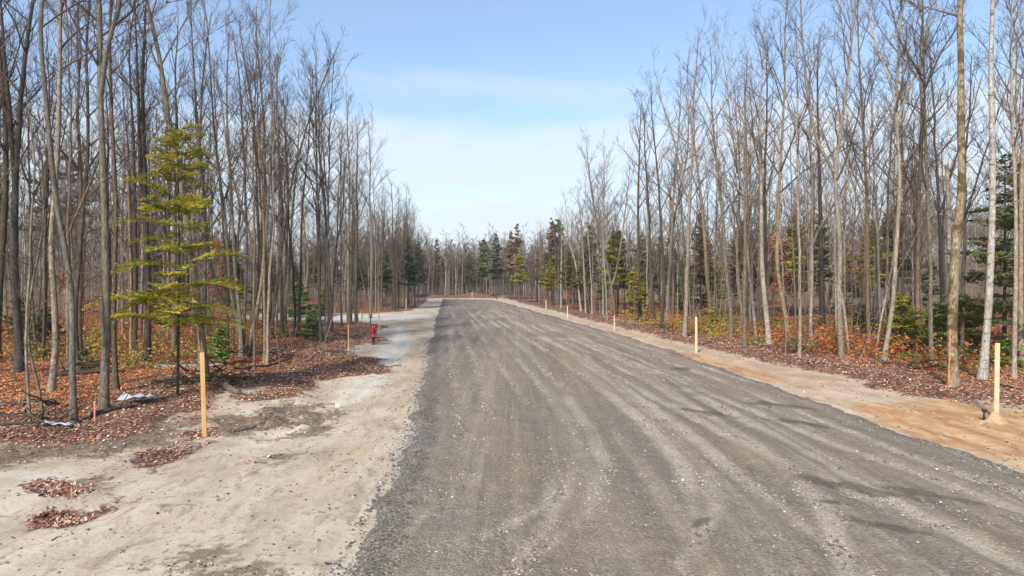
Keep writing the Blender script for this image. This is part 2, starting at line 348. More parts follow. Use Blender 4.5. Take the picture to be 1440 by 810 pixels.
# ------------------------------------------------------------------ ground and road
def axis(lo, hi, f0, f1, d, g):
    a = [f0]
    while a[-1] < f1: a.append(a[-1]+d)
    st = d; b = [a[-1]]
    while b[-1] < hi: st *= g; b.append(b[-1]+st)
    st = d; c = [a[0]]
    while c[-1] > lo: st *= g; c.append(c[-1]-st)
    return np.array(c[:0:-1]+a+b[1:])
gx = axis(-700, 700, -17, 17, .13, 1.06); gy = axis(-300, 900, 6, 40, .14, 1.022)
X, Y = np.meshgrid(gx, gy); X = X.ravel(); Y = Y.ravel()
nx, ny = len(gx), len(gy)
dc = np.clip(sdist(CLAY, X, Y), -5, 5); dr = sdist(ROAD, X, Y)
tong = np.max([sdist(p, X, Y) for p in TONGUE], axis=0)
dcl = np.minimum(dc, np.where(tong > -1, -tong*1.6+.0, 5)); dcl = np.where(Y > 123, np.minimum(dcl, (127-Y)*.6), dcl)
Z = zoff(X, Y) - 0.10*sstep(.0, 1.2, dr)
v = np.stack([X, Y, Z], 1); i = (np.arange(ny-1)[:,None]*nx+np.arange(nx-1)[None,:]).ravel()
mb = MB(); mb.add(v, np.stack([i, i+1, i+nx+1, i+nx], 1))
me = mb.mesh('ground', ground_mat())
def fattr(me, name, val): a = me.attributes.new(name, 'FLOAT', 'POINT'); a.data.foreach_set('value', np.asarray(val, np.float32))
fattr(me, 'd_clay', dcl)
fattr(me, 'd_sand', np.clip(np.max([sdist(p, X, Y) for p in SAND[:2]], axis=0), -3, 3))
fattr(me, 'd_soft', np.clip(np.max([sdist(p, X, Y) for p in SAND[2:]+[STRIP]], axis=0), -3, 3))
fattr(me, 'd_mud', np.clip(np.max([sdist(p, X, Y) for p in MUD], axis=0), -3, 3))
fattr(me, 'd_pale', np.clip(np.max([sdist(p, X, Y) for p in PALE]+[sdist(SIDE, X, Y)], axis=0), -3, 3))
orange = np.where(X > 0, sstep(-2.0, -5, dc), sstep(-2.0, -4.5, dc))*.6 + .1
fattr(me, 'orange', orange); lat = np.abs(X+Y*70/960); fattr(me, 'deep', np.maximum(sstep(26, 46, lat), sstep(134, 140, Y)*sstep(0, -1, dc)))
tag(link('ground', me), kind='structure')

ZG = Z.reshape(ny, nx).tolist(); gxl = gx.tolist(); gyl = gy.tolist()
from bisect import bisect_right
def zg(x, y):                                        # height of the ground sheet at a point
    x = float(x); y = float(y); i = min(max(bisect_right(gxl, x)-1, 0), nx-2); j = min(max(bisect_right(gyl, y)-1, 0), ny-2)
    u = (x-gxl[i])/(gxl[i+1]-gxl[i]); v = (y-gyl[j])/(gyl[j+1]-gyl[j])
    return (ZG[j][i]*(1-u)+ZG[j][i+1]*u)*(1-v)+(ZG[j+1][i]*(1-u)+ZG[j+1][i+1]*u)*v

# road sheet: rows across the road
RL = np.array(ROAD_L); RR = np.array(ROAD_R)
ys = [2.0]
while ys[-1] < 121: ys.append(ys[-1]+max(.07, .0075*ys[-1]))
ys = np.array(ys); K = 190
xl = np.interp(ys, RL[:,1], RL[:,0])-.75; xr = np.interp(ys, RR[:,1], RR[:,0])+.75
t = np.linspace(0, 1, K); X = (xl[:,None]*(1-t)+xr[:,None]*t).ravel(); Y = np.repeat(ys, K)
dr = sdist(ROAD, X, Y)
TRACKS = [([(468,830),(560,760),(640,690),(680,640),(688,590),(672,520),(655,480),(640,450),(630,428)], .22),
      ([(700,830),(830,720),(850,660),(830,610),(790,550),(745,500),(700,460),(665,435)], .26),
      ([(960,830),(980,740),(960,660),(900,590),(820,530),(760,490),(705,455),(668,432)], .3),
      ([(1250,830),(1120,740),(1000,640),(900,560),(810,500),(740,460),(690,435)], .3),
      ([(1640,830),(1400,750),(1200,670),(1040,590),(900,520),(800,475),(720,445)], .3),
      ([(1500,830),(1250,720),(1050,630),(920,560),(820,505),(745,467),(700,443)], .24),
      ([(1640,760),(1400,690),(1180,610),(980,540),(860,492),(760,453),(710,436)], .28),
      ([(480,760),(590,720),(640,660),(650,600),(640,540),(635,490),(632,450)], .2),
      ([(860,475),(850,462),(800,452),(740,442),(690,432)], .3),
      ([(620,470),(700,475),(800,478),(880,480)], .12)]
TR = []
for pts, w in TRACKS: TR += [(pts, 0, .20), (pts, 1.75, .17)]
wob = 0.07*hnoise(X, Y, .15, 31)
track = np.zeros(X.shape); rut = np.zeros(X.shape)
for pts, off, w in TR:
    P = poly(pts)+np.array([off, 0]); d = ldist(P, X, Y)+wob*.6
    track = np.maximum(track, np.exp(-(d/w)**2)*(.48+.42*hnoise(X, Y, .25, 33+off)+.2*hnoise(X, Y, 1.6, 34)))
    rut += np.exp(-(d/w)**2)*-.012 + np.exp(-((np.abs(d)-w*1.7)/(w*.5))**2)*.010
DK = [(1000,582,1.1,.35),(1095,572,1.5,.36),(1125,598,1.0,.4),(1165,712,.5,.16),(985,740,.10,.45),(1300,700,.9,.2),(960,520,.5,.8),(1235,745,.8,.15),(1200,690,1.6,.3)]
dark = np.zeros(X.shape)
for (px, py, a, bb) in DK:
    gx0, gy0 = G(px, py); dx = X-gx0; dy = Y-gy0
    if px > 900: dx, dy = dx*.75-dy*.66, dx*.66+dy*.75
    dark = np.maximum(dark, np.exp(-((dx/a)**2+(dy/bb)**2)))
left = X < (np.interp(Y, RL[:,1], RL[:,0])+np.interp(Y, RR[:,1], RR[:,0]))/2
ed = dr + .15*hnoise(X, Y, .8, 41) + .07*hnoise(X, Y, 3, 42) + .04*hnoise(X, Y, 8, 45)
loose = sstep(.95, .1, ed)*np.where(left, 1, .7)*sstep(-.5, .1, ed)+ .3*sstep(.2, .8, hnoise(X, Y, .6, 43)) + .3*sstep(60,105,Y)
Z = zoff(X, Y) - .13 + .175*sstep(-.35, .28, ed) + rut + .012*hnoise(X, Y, 5, 44)*sstep(40, 20, Y) + dark*.01
Z += .03*np.exp(-((ed-.35)/.25)**2)*left
n_ = len(ys); i = (np.arange(n_-1)[:,None]*K+np.arange(K-1)[None,:]).ravel()
mb = MB(); mb.add(np.stack([X, Y, Z], 1), np.stack([i, i+1, i+K+1, i+K], 1)); me = mb.mesh('road', road_mat())
fattr(me, 'track', np.clip(track, 0, 1)); fattr(me, 'dark', dark); fattr(me, 'loose', loose)
tag(link('road', me), kind='structure')

# ------------------------------------------------------------------ bare trees
def norm(a): return a/(math.sqrt(a[0]*a[0]+a[1]*a[1]+a[2]*a[2])+1e-9)
def limb_path(p, d, L, n, up, wig, r):
    P = [p]; d = norm(d)
    for k in range(n):
        d = norm(d+np.array([0,0,up/n])+r.normal(0, wig, 3)); P.append(P[-1]+d*L/n)
    return np.array(P)
def crown(mb, P, rad, r, h0=.42, nl=18, Ls=.19, spread=.75, fine=1.0, tw=.005, dead=5):
    """limbs and twigs along a stem P; Ls scales limb length with height"""
    Ht = P[-1][2]-P[0][2]
    seg = np.concatenate([[0], np.cumsum(np.linalg.norm(np.diff(P, axis=0), axis=1))]); tot = seg[-1]
    def at(s): 
        return np.array([np.interp(s*tot, seg, P[:,q]) for q in range(3)]), np.interp(s*tot, seg, rad)
    az = r.uniform(0, 6.28)
    for k in range(nl+dead):
        if k < nl: s = h0+(1-h0)*((k+r.uniform(0, 1))/nl)**.9
        else: s = r.uniform(.12, h0)
        az += 2.4+r.normal(0, .5); p, rr = at(min(s, .995))
        if k < nl:
            f = (s-h0)/(1-h0+1e-6); L = Ht*Ls*(1-.55*f)*r.uniform(.55, 1.45); elev = spread*(1-.3*f)*r.uniform(.6, 1.4); r0 = min(rr*.62, .008+L*.0105)
        else: L = r.uniform(.4, 1.6); elev = 1.2*r.uniform(.6, 1.2); r0 = .008
        d = np.array([math.cos(az)*math.sin(elev), math.sin(az)*math.sin(elev), math.cos(elev)])
        lp = limb_path(p, d, L, 6, .28 if k < nl else .1, .11, r); lr = np.linspace(r0, tw, 7)
        mb.tube(lp, lr, 4)
        ns = int((3+L*2.6)*fine) if k < nl else 3
        for q in range(ns):
            tq = r.uniform(.22, 1.); idx = tq*6; i0 = min(int(idx), 5); fr = idx-i0
            pp = lp[i0]*(1-fr)+lp[i0+1]*fr; dd = norm(lp[i0+1]-lp[i0]); side = norm(cross(dd, r.normal(0, 1, 3)))
            L2 = L*r.uniform(.18, .45)*(1.15-.5*tq)+.15; sp = limb_path(pp, dd+side*r.uniform(.5, .95), L2, 3, .35, .1, r)
            mb.tube(sp, np.linspace(max(tw*1.1, r0*.32), tw*.8, 4), 3)
            for w in range(int((2+L2*4)*fine)):
                j = r.integers(1, 4); pq = sp[j]*(.5)+sp[j-1]*.5; sd = norm(cross(norm(sp[j]-sp[j-1]), r.normal(0, 1, 3)))
                tp = limb_path(pq, norm(sp[j]-sp[j-1])+sd*r.uniform(.4, .9), r.uniform(.18, .5), 2, .25, .1, r)
                mb.tube(tp, np.array([tw*.85, tw*.7, tw*.5]), 3)
def stem(pts, n=26, wig=.02, r=None, top=None):
    """smooth path through points (lists of 3D), extended to height top"""
    P = [np.array(p, float) for p in pts]
    if top is not None and P[-1][2] < top:
        d = norm(P[-1]-P[-2]); d = norm(d+np.array([0,0,1.2])); 
        while P[-1][2] < top: P.append(P[-1]+norm(d+r.normal(0, .06, 3))*1.6)
    P = np.array(P); s = np.concatenate([[0], np.cumsum(np.linalg.norm(np.diff(P, axis=0), axis=1))]); u = np.linspace(0, s[-1], n)
    Qp = np.stack([np.interp(u, s, P[:,k]) for k in range(3)], 1)
    for _ in range(2): Qp[1:-1] = (Qp[:-2]+2*Qp[1:-1]+Qp[2:])/4
    Qp[1:,:2] += np.cumsum(r.normal(0, wig, (n-1, 2)), axis=0)*.5*np.linspace(0.3, 1, n-1)[:,None]
    return Qp
def stemrad(P, r0, r, tip=.012, flare=.5):
    h = (P[:,2]-P[0][2])/(P[-1][2]-P[0][2]); 
    rr = r0*(1-h)**.75*.92+tip; rr *= 1+flare*np.exp(-h*38)+r.normal(0, .03, len(P)); return np.maximum(rr, tip*.6)

CNT = {'bare': 0}
def hero(base, pts, wpx, mt, label, top=15.5, forks=(), group='bare trees edging the woods', tmat='twig', seed=0, nl=18, h0=.42, Ls=.19, wound=None, name='bare_tree', spread=.70):
    """a named tree: base pixel gives its spot on the ground, pts its trunk line"""
    r = np.random.default_rng(seed+100)
    bx, by = G(*base); bz = zg(bx, by)-.08
    root = empty(name, (bx, by, bz), label, 'tree', group)
    o = np.array([bx, by, bz]); rad = wpx/F*by/2*.9
    yy = 0; P = [np.zeros(3)]
    for k, (px, py) in enumerate(pts):
        q = Q(px, py, by)-o; yy += r.normal(0, .12); q[1] = yy; q[0] *= (by+yy)/by if by else 1; P.append(q)
    P = stem(P, 30, .012, r, top*r.uniform(.95, 1.06)); rr = stemrad(P, rad, r)
    tb = MB(); tb.tube(P, rr, 9); link('trunk', tb.mesh('trunk', M[mt]), root)
    cb = MB(); crown(cb, P, rr, r, h0, nl, Ls, spread)
    for fk in forks:                                   # secondary stems: list of pixel points, first one on the trunk
        FP = []; y0 = None
        for k, (px, py) in enumerate(fk):
            q = Q(px, py, by)-o; 
            if y0 is None: y0 = float(np.interp(q[2], P[:,2], P[:,1]))
            y0 += 0 if k == 0 else r.normal(.05, .15); q[1] = y0; FP.append(q)
        FP = stem(FP, 22, .012, r, top*r.uniform(.85, 1.)); r0 = float(np.interp(FP[0][2], P[:,2], rr))*.8
        fr = r0*(np.linspace(1, .05, len(FP)))**.8+.01
        t2 = MB(); t2.tube(FP, fr, 8); link('stem', t2.mesh('stem', M[mt]), root)
        crown(cb, FP, fr, r, .25, int(nl*.7), Ls*1.1, .6)
    link('crown', cb.mesh('crown', M[tmat]), root)
    if wound is not None:
        wb = MB(); z0, z1 = wound; a = np.linspace(z0, z1, 7)
        cpt = np.stack([np.interp(a, P[:,2], P[:,0])-rad*.05, np.interp(a, P[:,2], P[:,1])-np.interp(a, P[:,2], rr)*.62, a], 1)
        wb.tube(cpt, np.array([.15,.45,.6,.5,.62,.4,.08])*rad, 6); link('torn_wood', wb.mesh('torn_wood', M['freshwood']), root)
    CNT['bare'] += 1; return root

# left side, near trees
hero((29,527),[(28,450),(30,380),(29,300),(27,250),(33,175),(40,75),(45,0)],13,'dark','tall dark trunk at left edge forking above head height, pale log behind',forks=[[(27,255),(22,150),(10,70),(0,5),(-8,-60)]],seed=1,tmat='twigd')
hero((104,596),[(97,516),(90,450),(82,386),(74,330),(65,265),(52,150),(42,50),(36,0)],9,'grey','mottled dark trunk leaning left, nearest tree to the clay at left',seed=2,h0=.5)
hero((71,557),[(75,500),(78,430),(72,380),(71,356),(75,280),(87,200),(91,100),(95,0)],9,'tan','pale crooked trunk bowed at mid height left of the mottled leaning tree',seed=3,h0=.5)
hero((146,583),[(146,500),(145,430),(145,300),(142,250),(138,125),(136,0)],12,'grey','straight light grey trunk, thickest standing nearest the pale plastic scrap',seed=4,h0=.5,forks=[[(140,130),(148,60),(160,5),(172,-60)]])
hero((164,555),[(160,473),(157,365),(154,300),(147,175),(145,90),(142,0)],7,'dark','thin dark knobbly trunk close behind the straight light grey one',seed=5)
hero((206,514),[(207,430),(203,330),(200,250),(197,125),(200,0)],11,'dark','dark upright trunk directly left of the yellow green hemlock',seed=6,tmat='twigd',forks=[[(203,330),(192,240),(189,120),(187,0)]])
hero((291,546),[(285,480),(277,386),(266,310),(255,260),(240,175),(225,75),(207,0)],10,'grey','leaning trunk with torn orange wood at its foot behind the near stake',seed=7,wound=(.15,1.55),h0=.45)
hero((281,532),[(276,480),(272,440),(268,400),(262,340),(262,280),(268,200)],6,'grey','slim trunk rising beside the torn leaning tree',top=12,seed=8)
hero((-6,512),[(-4,400),(0,300),(2,180),(-6,60)],12,'dark','very dark trunk cut by the left edge of the view',seed=9,tmat='twigd')
hero((42,594),[(38,540),(34,480),(30,420),(34,380),(40,340)],3.6,'pale','spindly pale sapling nearest the left edge of the view',top=6,seed=10,nl=8,h0=.3,name='sapling')
hero((61,586),[(56,540),(49,500),(44,460),(52,410)],3,'grey','spindly grey sapling leaning left beside the pale one',top=5.2,seed=11,nl=8,h0=.3,name='sapling')
hero((110,520),[(108,440),(112,380),(118,310),(126,220),(128,120)],7,'dark','dark trunk behind the mottled leaning tree, bending right',seed=12)
hero((190,500),[(187,420),(186,330),(184,200),(181,60)],6,'dark','slim dark trunk left of the hemlock and its dark neighbour',seed=13)
# clump in the middle of the left side: several stems
def clump(base, tops, wpx, mt, label, seed, top=15, group='bare trees edging the woods', tmat='twig'):
    r = np.random.default_rng(seed+500); bx, by = G(*base); bz = zg(bx, by)-.08
    root = empty('bare_tree', (bx, by, bz), label, 'tree', group); o = np.array([bx, by, bz]); cb = MB()
    for k, line in enumerate(tops):
        P = [np.array([r.normal(0, .10), r.normal(0, .25), 0.])]; yy = P[0][1]
        for (px, py) in line:
            q = Q(px, py, by)-o; yy += r.normal(0, .2); q[1] = yy; P.append(q)
        P = stem(P, 26, .015, r, top*r.uniform(.82, 1.05)); rr = stemrad(P, wpx/F*by/2*r.uniform(.75, 1.1), r)
        t = MB(); t.tube(P, rr, 7); link('trunk', t.mesh('trunk', M[mt]), root)
        crown(cb, P, rr, r, .4, 14, .17, .62)
    link('crown', cb.mesh('crown', M[tmat]), root); CNT['bare'] += 1
clump((345,500),[[(338,460),(325,420),(318,330),(300,200),(290,90)],[(341,450),(336,380),(330,280),(322,150)],[(346,440),(348,350),(345,220),(340,100)],[(352,450),(358,380),(362,280),(352,140)],[(356,460),(366,400),(372,300),(380,150)],[(334,460),(316,440),(300,400),(290,300)]],6,'grey','clump of six grey stems spreading like a fan beside the brush pile',1)
clump((380,478),[[(376,420),(374,330),(366,210),(358,120)],[(380,420),(382,330),(386,200)],[(386,430),(394,340),(410,250),(440,150),(480,60)],[(372,440),(366,380),(360,300)]],5.5,'dark','clump of four dark stems behind the fan shaped clump',2,tmat='twigd')
clump((400,470),[[(400,400),(402,300),(398,200)],[(404,400),(412,300),(418,230)]],5,'grey','twin grey stems left of the round green shrub',3)
# right side, near trees
GR = 'bare trees edging the woods'
hero((1341,552),[(1337,480),(1337,421),(1343,303),(1348,289),(1350,185),(1354,111),(1356,0)],15,'mossy','thickest trunk at right, lumpy and mossy with an orange lath at its foot',seed=21,top=17,h0=.6)
hero((1381,539),[(1384,430),(1387,280),(1387,180),(1388,80),(1389,0)],11,'birch','straight birch trunk, grey below and white banded above, beside the tall pale stake',seed=22,top=17,h0=.62,tmat='twigl',name='birch_tree',nl=12)
hero((1426,534),[(1425,400),(1424,280),(1424,150),(1426,0)],6,'pale','thin whitish trunk near the right edge of the view',seed=23,tmat='twigl')
hero((1436,516),[(1434,400),(1433,280),(1433,150),(1436,0)],8,'tan','tan trunk at the far right edge of the view',seed=24)
hero((1184,506),[(1176,468),(1169,411),(1171,350),(1164,280),(1160,244),(1172,167),(1180,93),(1187,0)],8,'pale','pale snaking trunk that forks near mid height at right of centre',seed=25,forks=[[(1160,246),(1140,200),(1128,130),(1122,60)]],tmat='twigl')
hero((1157,483),[(1156,400),(1154,280),(1155,180),(1157,60)],8.5,'dark','straight dark brown trunk just left of the pale snaking one',seed=26)
hero((1242,511),[(1246,465),(1249,421),(1252,370),(1254,327),(1254,260),(1252,148),(1258,74),(1262,0)],7,'pale','pale kinked trunk with a bare fork high up, right of the orange brush',seed=27,forks=[[(1252,150),(1240,110),(1226,70)],[(1253,175),(1268,130),(1290,90)]],tmat='twigl')
hero((1223,492),[(1221,430),(1218,374),(1216,280),(1212,180),(1208,80)],6.5,'tan','tan trunk left of the pale kinked one',seed=28)
hero((1310,513),[(1308,440),(1305,374),(1300,310),(1297,260),(1295,180),(1293,111),(1289,0)],6,'grey','slim grey trunk behind the bright green fir saplings',seed=29,forks=[[(1294,130),(1306,100),(1322,70),(1345,40)],[(1293,120),(1280,90),(1268,60)]])
hero((1082,488),[(1078,440),(1073,380),(1071,340),(1071,250),(1069,150),(1075,70)],8,'pale','pale trunk curving at its foot, thickest right of the short white stake',seed=30,tmat='twigl')
hero((1064,484),[(1060,440),(1055,380),(1049,320),(1043,262),(1032,190)],5,'birch','white leaning stem next to the thick pale curving trunk',seed=31,tmat='twigl',top=14)
hero((1047,478),[(1043,430),(1037,398),(1036,330),(1040,240)],4,'tan','slim tan stem leaning left between two pale trunks',seed=32,top=13)
hero((1028,479),[(1027,440),(1019,380),(1015,323),(1008,260),(1002,193)],6,'grey','grey snaking trunk second right of the short white stake',seed=33)
hero((1002,461),[(998,420),(994,380),(993,344),(986,270),(975,190),(962,120)],7,'tan','tan trunk leaning left with yellow bush at its foot',seed=34)
hero((930,462),[(934,389),(930,330),(926,260),(918,190)],5,'dark','dark stem nearest the sand strip left of the short white stake',seed=35)
hero((937,458),[(940,400),(943,340),(948,260),(956,180)],5.5,'tan','reddish tan trunk touching the dark stem beside it',seed=36)
hero((946,457),[(946,400),(942,350),(950,290),(966,220)],4.5,'tan','tan stem behind the reddish tan trunk',seed=37)
hero((919,451),[(916,420),(914,380),(911,300),(904,210)],5,'dark','dark trunk flaring at its foot right of the yellow green bush',seed=38)
hero((900,452),[(898,400),(897,380),(896,280),(899,170)],5.5,'dark','dark straight trunk standing in front of the yellow green bush',seed=39)
hero((865,447),[(862,420),(856,380),(848,340),(838,301),(830,250),(825,200)],4.5,'grey','grey trunk bowing left with a dark crossing limb',seed=40,top=13,forks=[[(859,405),(868,380),(876,330),(884,260)]])
hero((824,440),[(822,400),(820,350),(818,318),(812,270)],3.5,'pale','pale straight stem at the near end of the distant right wood',seed=41,tmat='twigl',top=11.5)
hero((817,438),[(813,400),(809,370),(800,345),(795,300)],3.2,'pale','pale stem leaning left next to a straight one',seed=42,tmat='twigl',top=11)
hero((789,434),[(789,400),(790,342),(789,300)],3.5,'birch','white stem standing alone at the bend of the sand strip',seed=43,tmat='twigl',top=10.5)
hero((1110,490),[(1102,430),(1090,380),(1092,300),(1098,200),(1104,100)],7,'tan','tan trunk leaning left behind the thick pale curving one',seed=44)
hero((1268,482),[(1266,400),(1270,300),(1262,200)],5,'grey','grey stem behind the pale kinked trunk',seed=45)
hero((490,453),[(490,420),(489,350),(491,280),(489,210)],5,'grey','tall straight trunk by the side track mouth, right of the others there',seed=50,top=17)
hero((501,454),[(501,420),(503,350),(506,300)],4.5,'grey','slim trunk nearest the side track mouth beside the tall straight one',seed=51,top=14)
hero((466,462),[(466,420),(462,350),(458,280)],4.5,'dark','dark trunk on the leaves left of the side track mouth',seed=52,top=15)
hero((521,447),[(521,420),(523,360),(520,300)],4,'grey','grey trunk standing at the far kerb of the side track mouth',seed=53,top=15)
hero((571,431),[(571,390),(571,330),(571,280)],2.6,'tan','thin tall pole rising alone above the end of the left wood',seed=54,top=15,nl=8,h0=.6)
# broken snag and a leaning white pole
def snag(base, pts, wpx, mt, label, rz=0):
    bx, by = G(*base); bz = zg(bx, by)-.05; o = np.array([bx, by, bz]); r = np.random.default_rng(int(base[0]))
    P = [np.zeros(3)]+[Q(px, py, by)-o for px, py in pts]; P = stem(P, 12, .01, r)
    rr = np.linspace(1, .7, 12)*wpx/F*by/2; root = empty('dead_snag', (bx, by, bz), label, 'dead tree', 'broken dead trunks')
    t = MB(); t.tube(P, rr, 8, True); link('trunk', t.mesh('trunk', M[mt]), root)
    b = MB()
    for k in range(5):
        a = r.uniform(0, 6.28); p = P[-1]+np.array([math.cos(a), math.sin(a), 0])*rr[-1]*.5
        b.tube([p-[0,0,.1], p+[0,0,r.uniform(.08, .35)]], [rr[-1]*.5, .004], 4)
    link('splinter', b.mesh('splinter', M['freshwood']), root)
snag((1338,500),[(1336,400),(1334,300),(1332,232)],7,'birch','pale snapped trunk ending mid height left of the mossy trunk')
snag((1194,500),[(1190,460),(1184,420),(1178,390)],4,'pale','short pale snag behind the snaking trunk')
snag((946,456),[(948,430),(948,400),(948,372)],4,'pale','pale snapped trunk in front of the short trees left of the white stake')
snag((627,417.3),[(627,390),(627,362)],2.6,'pale','pale broken trunk at the far end of the road, left one')
snag((641,417),[(641,390),(641,352)],2.2,'pale','pale broken trunk at the far end of the road, right one')
snag((1232,505),[(1236,460),(1250,400),(1258,350),(1262,300)],3,'birch','thin white dead pole leaning right among the right trees')

# shared tree kinds
def kind_tree(seed, Ht, r0, stems=1, lean=.35, nl=16, h0=.42, Ls=.20, spread=.72, fine=1.0, tw=.005, k=7):
    r = np.random.default_rng(seed); tb = []; cb = MB()
    for s in range(stems):
        a = r.uniform(0, 6.28); l = lean*r.uniform(.4, 1.3)*(1.6 if stems > 1 else 1)
        b = np.array([math.cos(a), math.sin(a), 0])
        P = [b*.12*(stems > 1), b*l*.5+[0,0,Ht*.3], b*l*r.uniform(.6, 1.4)+[0,0,Ht*.62], b*l*r.uniform(.7, 2.)+[0,0,Ht*r.uniform(.9, 1.)]]
        P = stem(P, 26, .075, r); rr = stemrad(P, r0*(1 if s == 0 else r.uniform(.6, .9)), r)
        t = MB(); t.tube(P, rr, k); tb.append(t)
        crown(cb, P, rr, r, h0*r.uniform(.85, 1.15), nl, Ls, spread, fine, tw)
        if r.random() < .6 and Ht > 9:              # a natural fork
            i0 = r.integers(8, 13); a2 = r.uniform(0, 6.28); d = np.array([math.cos(a2)*.35, math.sin(a2)*.35, 1.])
            L = (P[-1][2]-P[i0][2])*r.uniform(.75, .95); FP = limb_path(P[i0], d, L, 12, .25, .05, r); fr = rr[i0]*.75*np.linspace(1, .06, 13)**.8+.008
            t.tube(FP, fr, k-1); crown(cb, FP, fr, r, .2, int(nl*.6), Ls*1.1, .55, fine, tw)
    return tb, cb
KINDS = []
for s, (Ht, r0, st) in enumerate([(15.5,.10,1),(16,.12,1),(14.5,.07,1),(15,.085,1),(13.5,.055,1),(16.5,.125,1),(14,.065,1),(12,.045,1),(15,.08,2),(14.5,.075,3),(13,.06,2),(15.5,.10,1),(14,.06,1),(11,.04,1)]):
    tb, cb = kind_tree(1000+s, Ht, r0*.88, st, fine=.85); KINDS.append((tb, cb, st))
MESH = {}
def kind_mesh(k, bm, tm):
    key = (k, bm, tm)
    if key not in MESH:
        tb, cb, st = KINDS[k]; MESH[key] = ([t.mesh('trunk', M[bm]) for t in tb], cb.mesh('crown', M[tm]))
    return MESH[key]
HERO = [G(*p) for p in [(29,527),(104,596),(71,557),(146,583),(164,555),(206,514),(291,546),(281,532),(345,500),(380,478),(400,470),(1341,552),(1381,539),(1426,534),(1184,506),(1242,511),(1310,513),(1082,488),(1064,484),(1028,479),(1002,461),(930,462),(900,452),(865,447),(824,440),(789,434)]]
taken = list(HERO)
KEEP = [(G(250,520),1.2)]
def ok(x, y, dmin):
    d2 = dmin*dmin
    for (a, b) in taken:
        if (a-x)**2+(b-y)**2 < d2: return False
    return True
def clayd(x, y): return float(sdist(CLAY, np.array([x]), np.array([y]))[0])
def infr(x, y): return abs(x) < y*.80+2
def place_tree(x, y, sc, label, group, mats, r, name='bare_tree'):
    k = int(r.integers(0, len(KINDS))); bm, tm = mats[int(r.integers(0, len(mats)))]; ts, cm = kind_mesh(k, bm, tm)
    root = empty(name, (x, y, zg(x, y)-.08), label, 'tree', group, r.uniform(0, 6.28)); root.scale = (sc, sc, sc*r.uniform(.95, 1.06))
    for t in ts: link('trunk', t, root)
    link('crown', cm, root); CNT['bare'] += 1; taken.append((x, y))
LM = [('grey','twig'),('dark','twigd'),('dark','twig'),('grey','twigd'),('tan','twig')]  # left wood: darker bark and twigs, its shade put into the colours
RM = [('grey','twigl'),('pale','twigl'),('tan','twig'),('tan','twigl'),('grey','twig'),('pale','twig'),('dark','twig')]
def zone(n, xr, yr, dmin, edge, scf, label, group, mats, seed, dmax=99):
    r = np.random.default_rng(seed); c = 0; tries = 0
    while c < n and tries < n*120:
        tries += 1
        x = r.uniform(*xr); y = r.uniform(*yr)
        if not infr(x, y): continue
        d = clayd(x, y)
        if d > -edge or d < -dmax or not ok(x, y, dmin): continue
        if x < 0 and 455 < HZ+F*H/y and abs(720+x/y*F-250) < 45 and y < 22: continue
        place_tree(x, y, scf(x, y, r), label, group, mats, r); c += 1
    return c
sc0 = lambda x, y, r: r.uniform(.82, 1.08)
scf = lambda x, y, r: r.uniform(.72, .92)
tot = 0
tot += zone(26, (-36,-9), (19,40), 1.3, 1.2, sc0, 'bare tree standing behind the near trees of the left wood', 'bare trees of the left wood', LM, 1)
tot += zone(36, (-48,-11), (38,58), 1.3, .8, sc0, 'bare tree on the left between the green shrub and the side track', 'bare trees of the left wood before the side track', LM, 2)
tot += zone(34, (-22,-11), (62,100), .9, .2, lambda x, y, r: r.uniform(.74, 1.0)-.0012*(y-64), 'bare tree beyond the side track in the left wood', 'bare trees of the left wood beyond the side track', LM, 3, 8)
tot += zone(26, (-34,-12), (64,128), 1.3, .5, lambda x, y, r: r.uniform(.72, .9), 'bare tree beyond the side track in the left wood', 'bare trees of the left wood beyond the side track', LM, 33, 12)
tot += zone(26, (9,34), (24,44), 1.3, .9, sc0, 'bare tree behind the near trees at the right of the view', 'bare trees of the near right wood', RM, 4)
tot += zone(42, (6,44), (42,66), 1.3, .7, sc0, 'bare tree in the right wood behind the short white stake', 'bare trees of the middle right wood', RM, 5)
tot += zone(56, (-2,26), (64,130), 1.1, .6, lambda x, y, r: r.uniform(.66, .86)-.0016*(y-64), 'bare tree far along the right of the road', 'bare trees of the far right wood', RM, 6, 12)
tot += zone(14, (-26,2), (137,150), 1.5, .5, lambda x, y, r: r.uniform(.6, .75), 'bare tree beyond the far end of the road', 'bare trees beyond the end of the road', RM, 7)
print('bare trees', CNT['bare'])

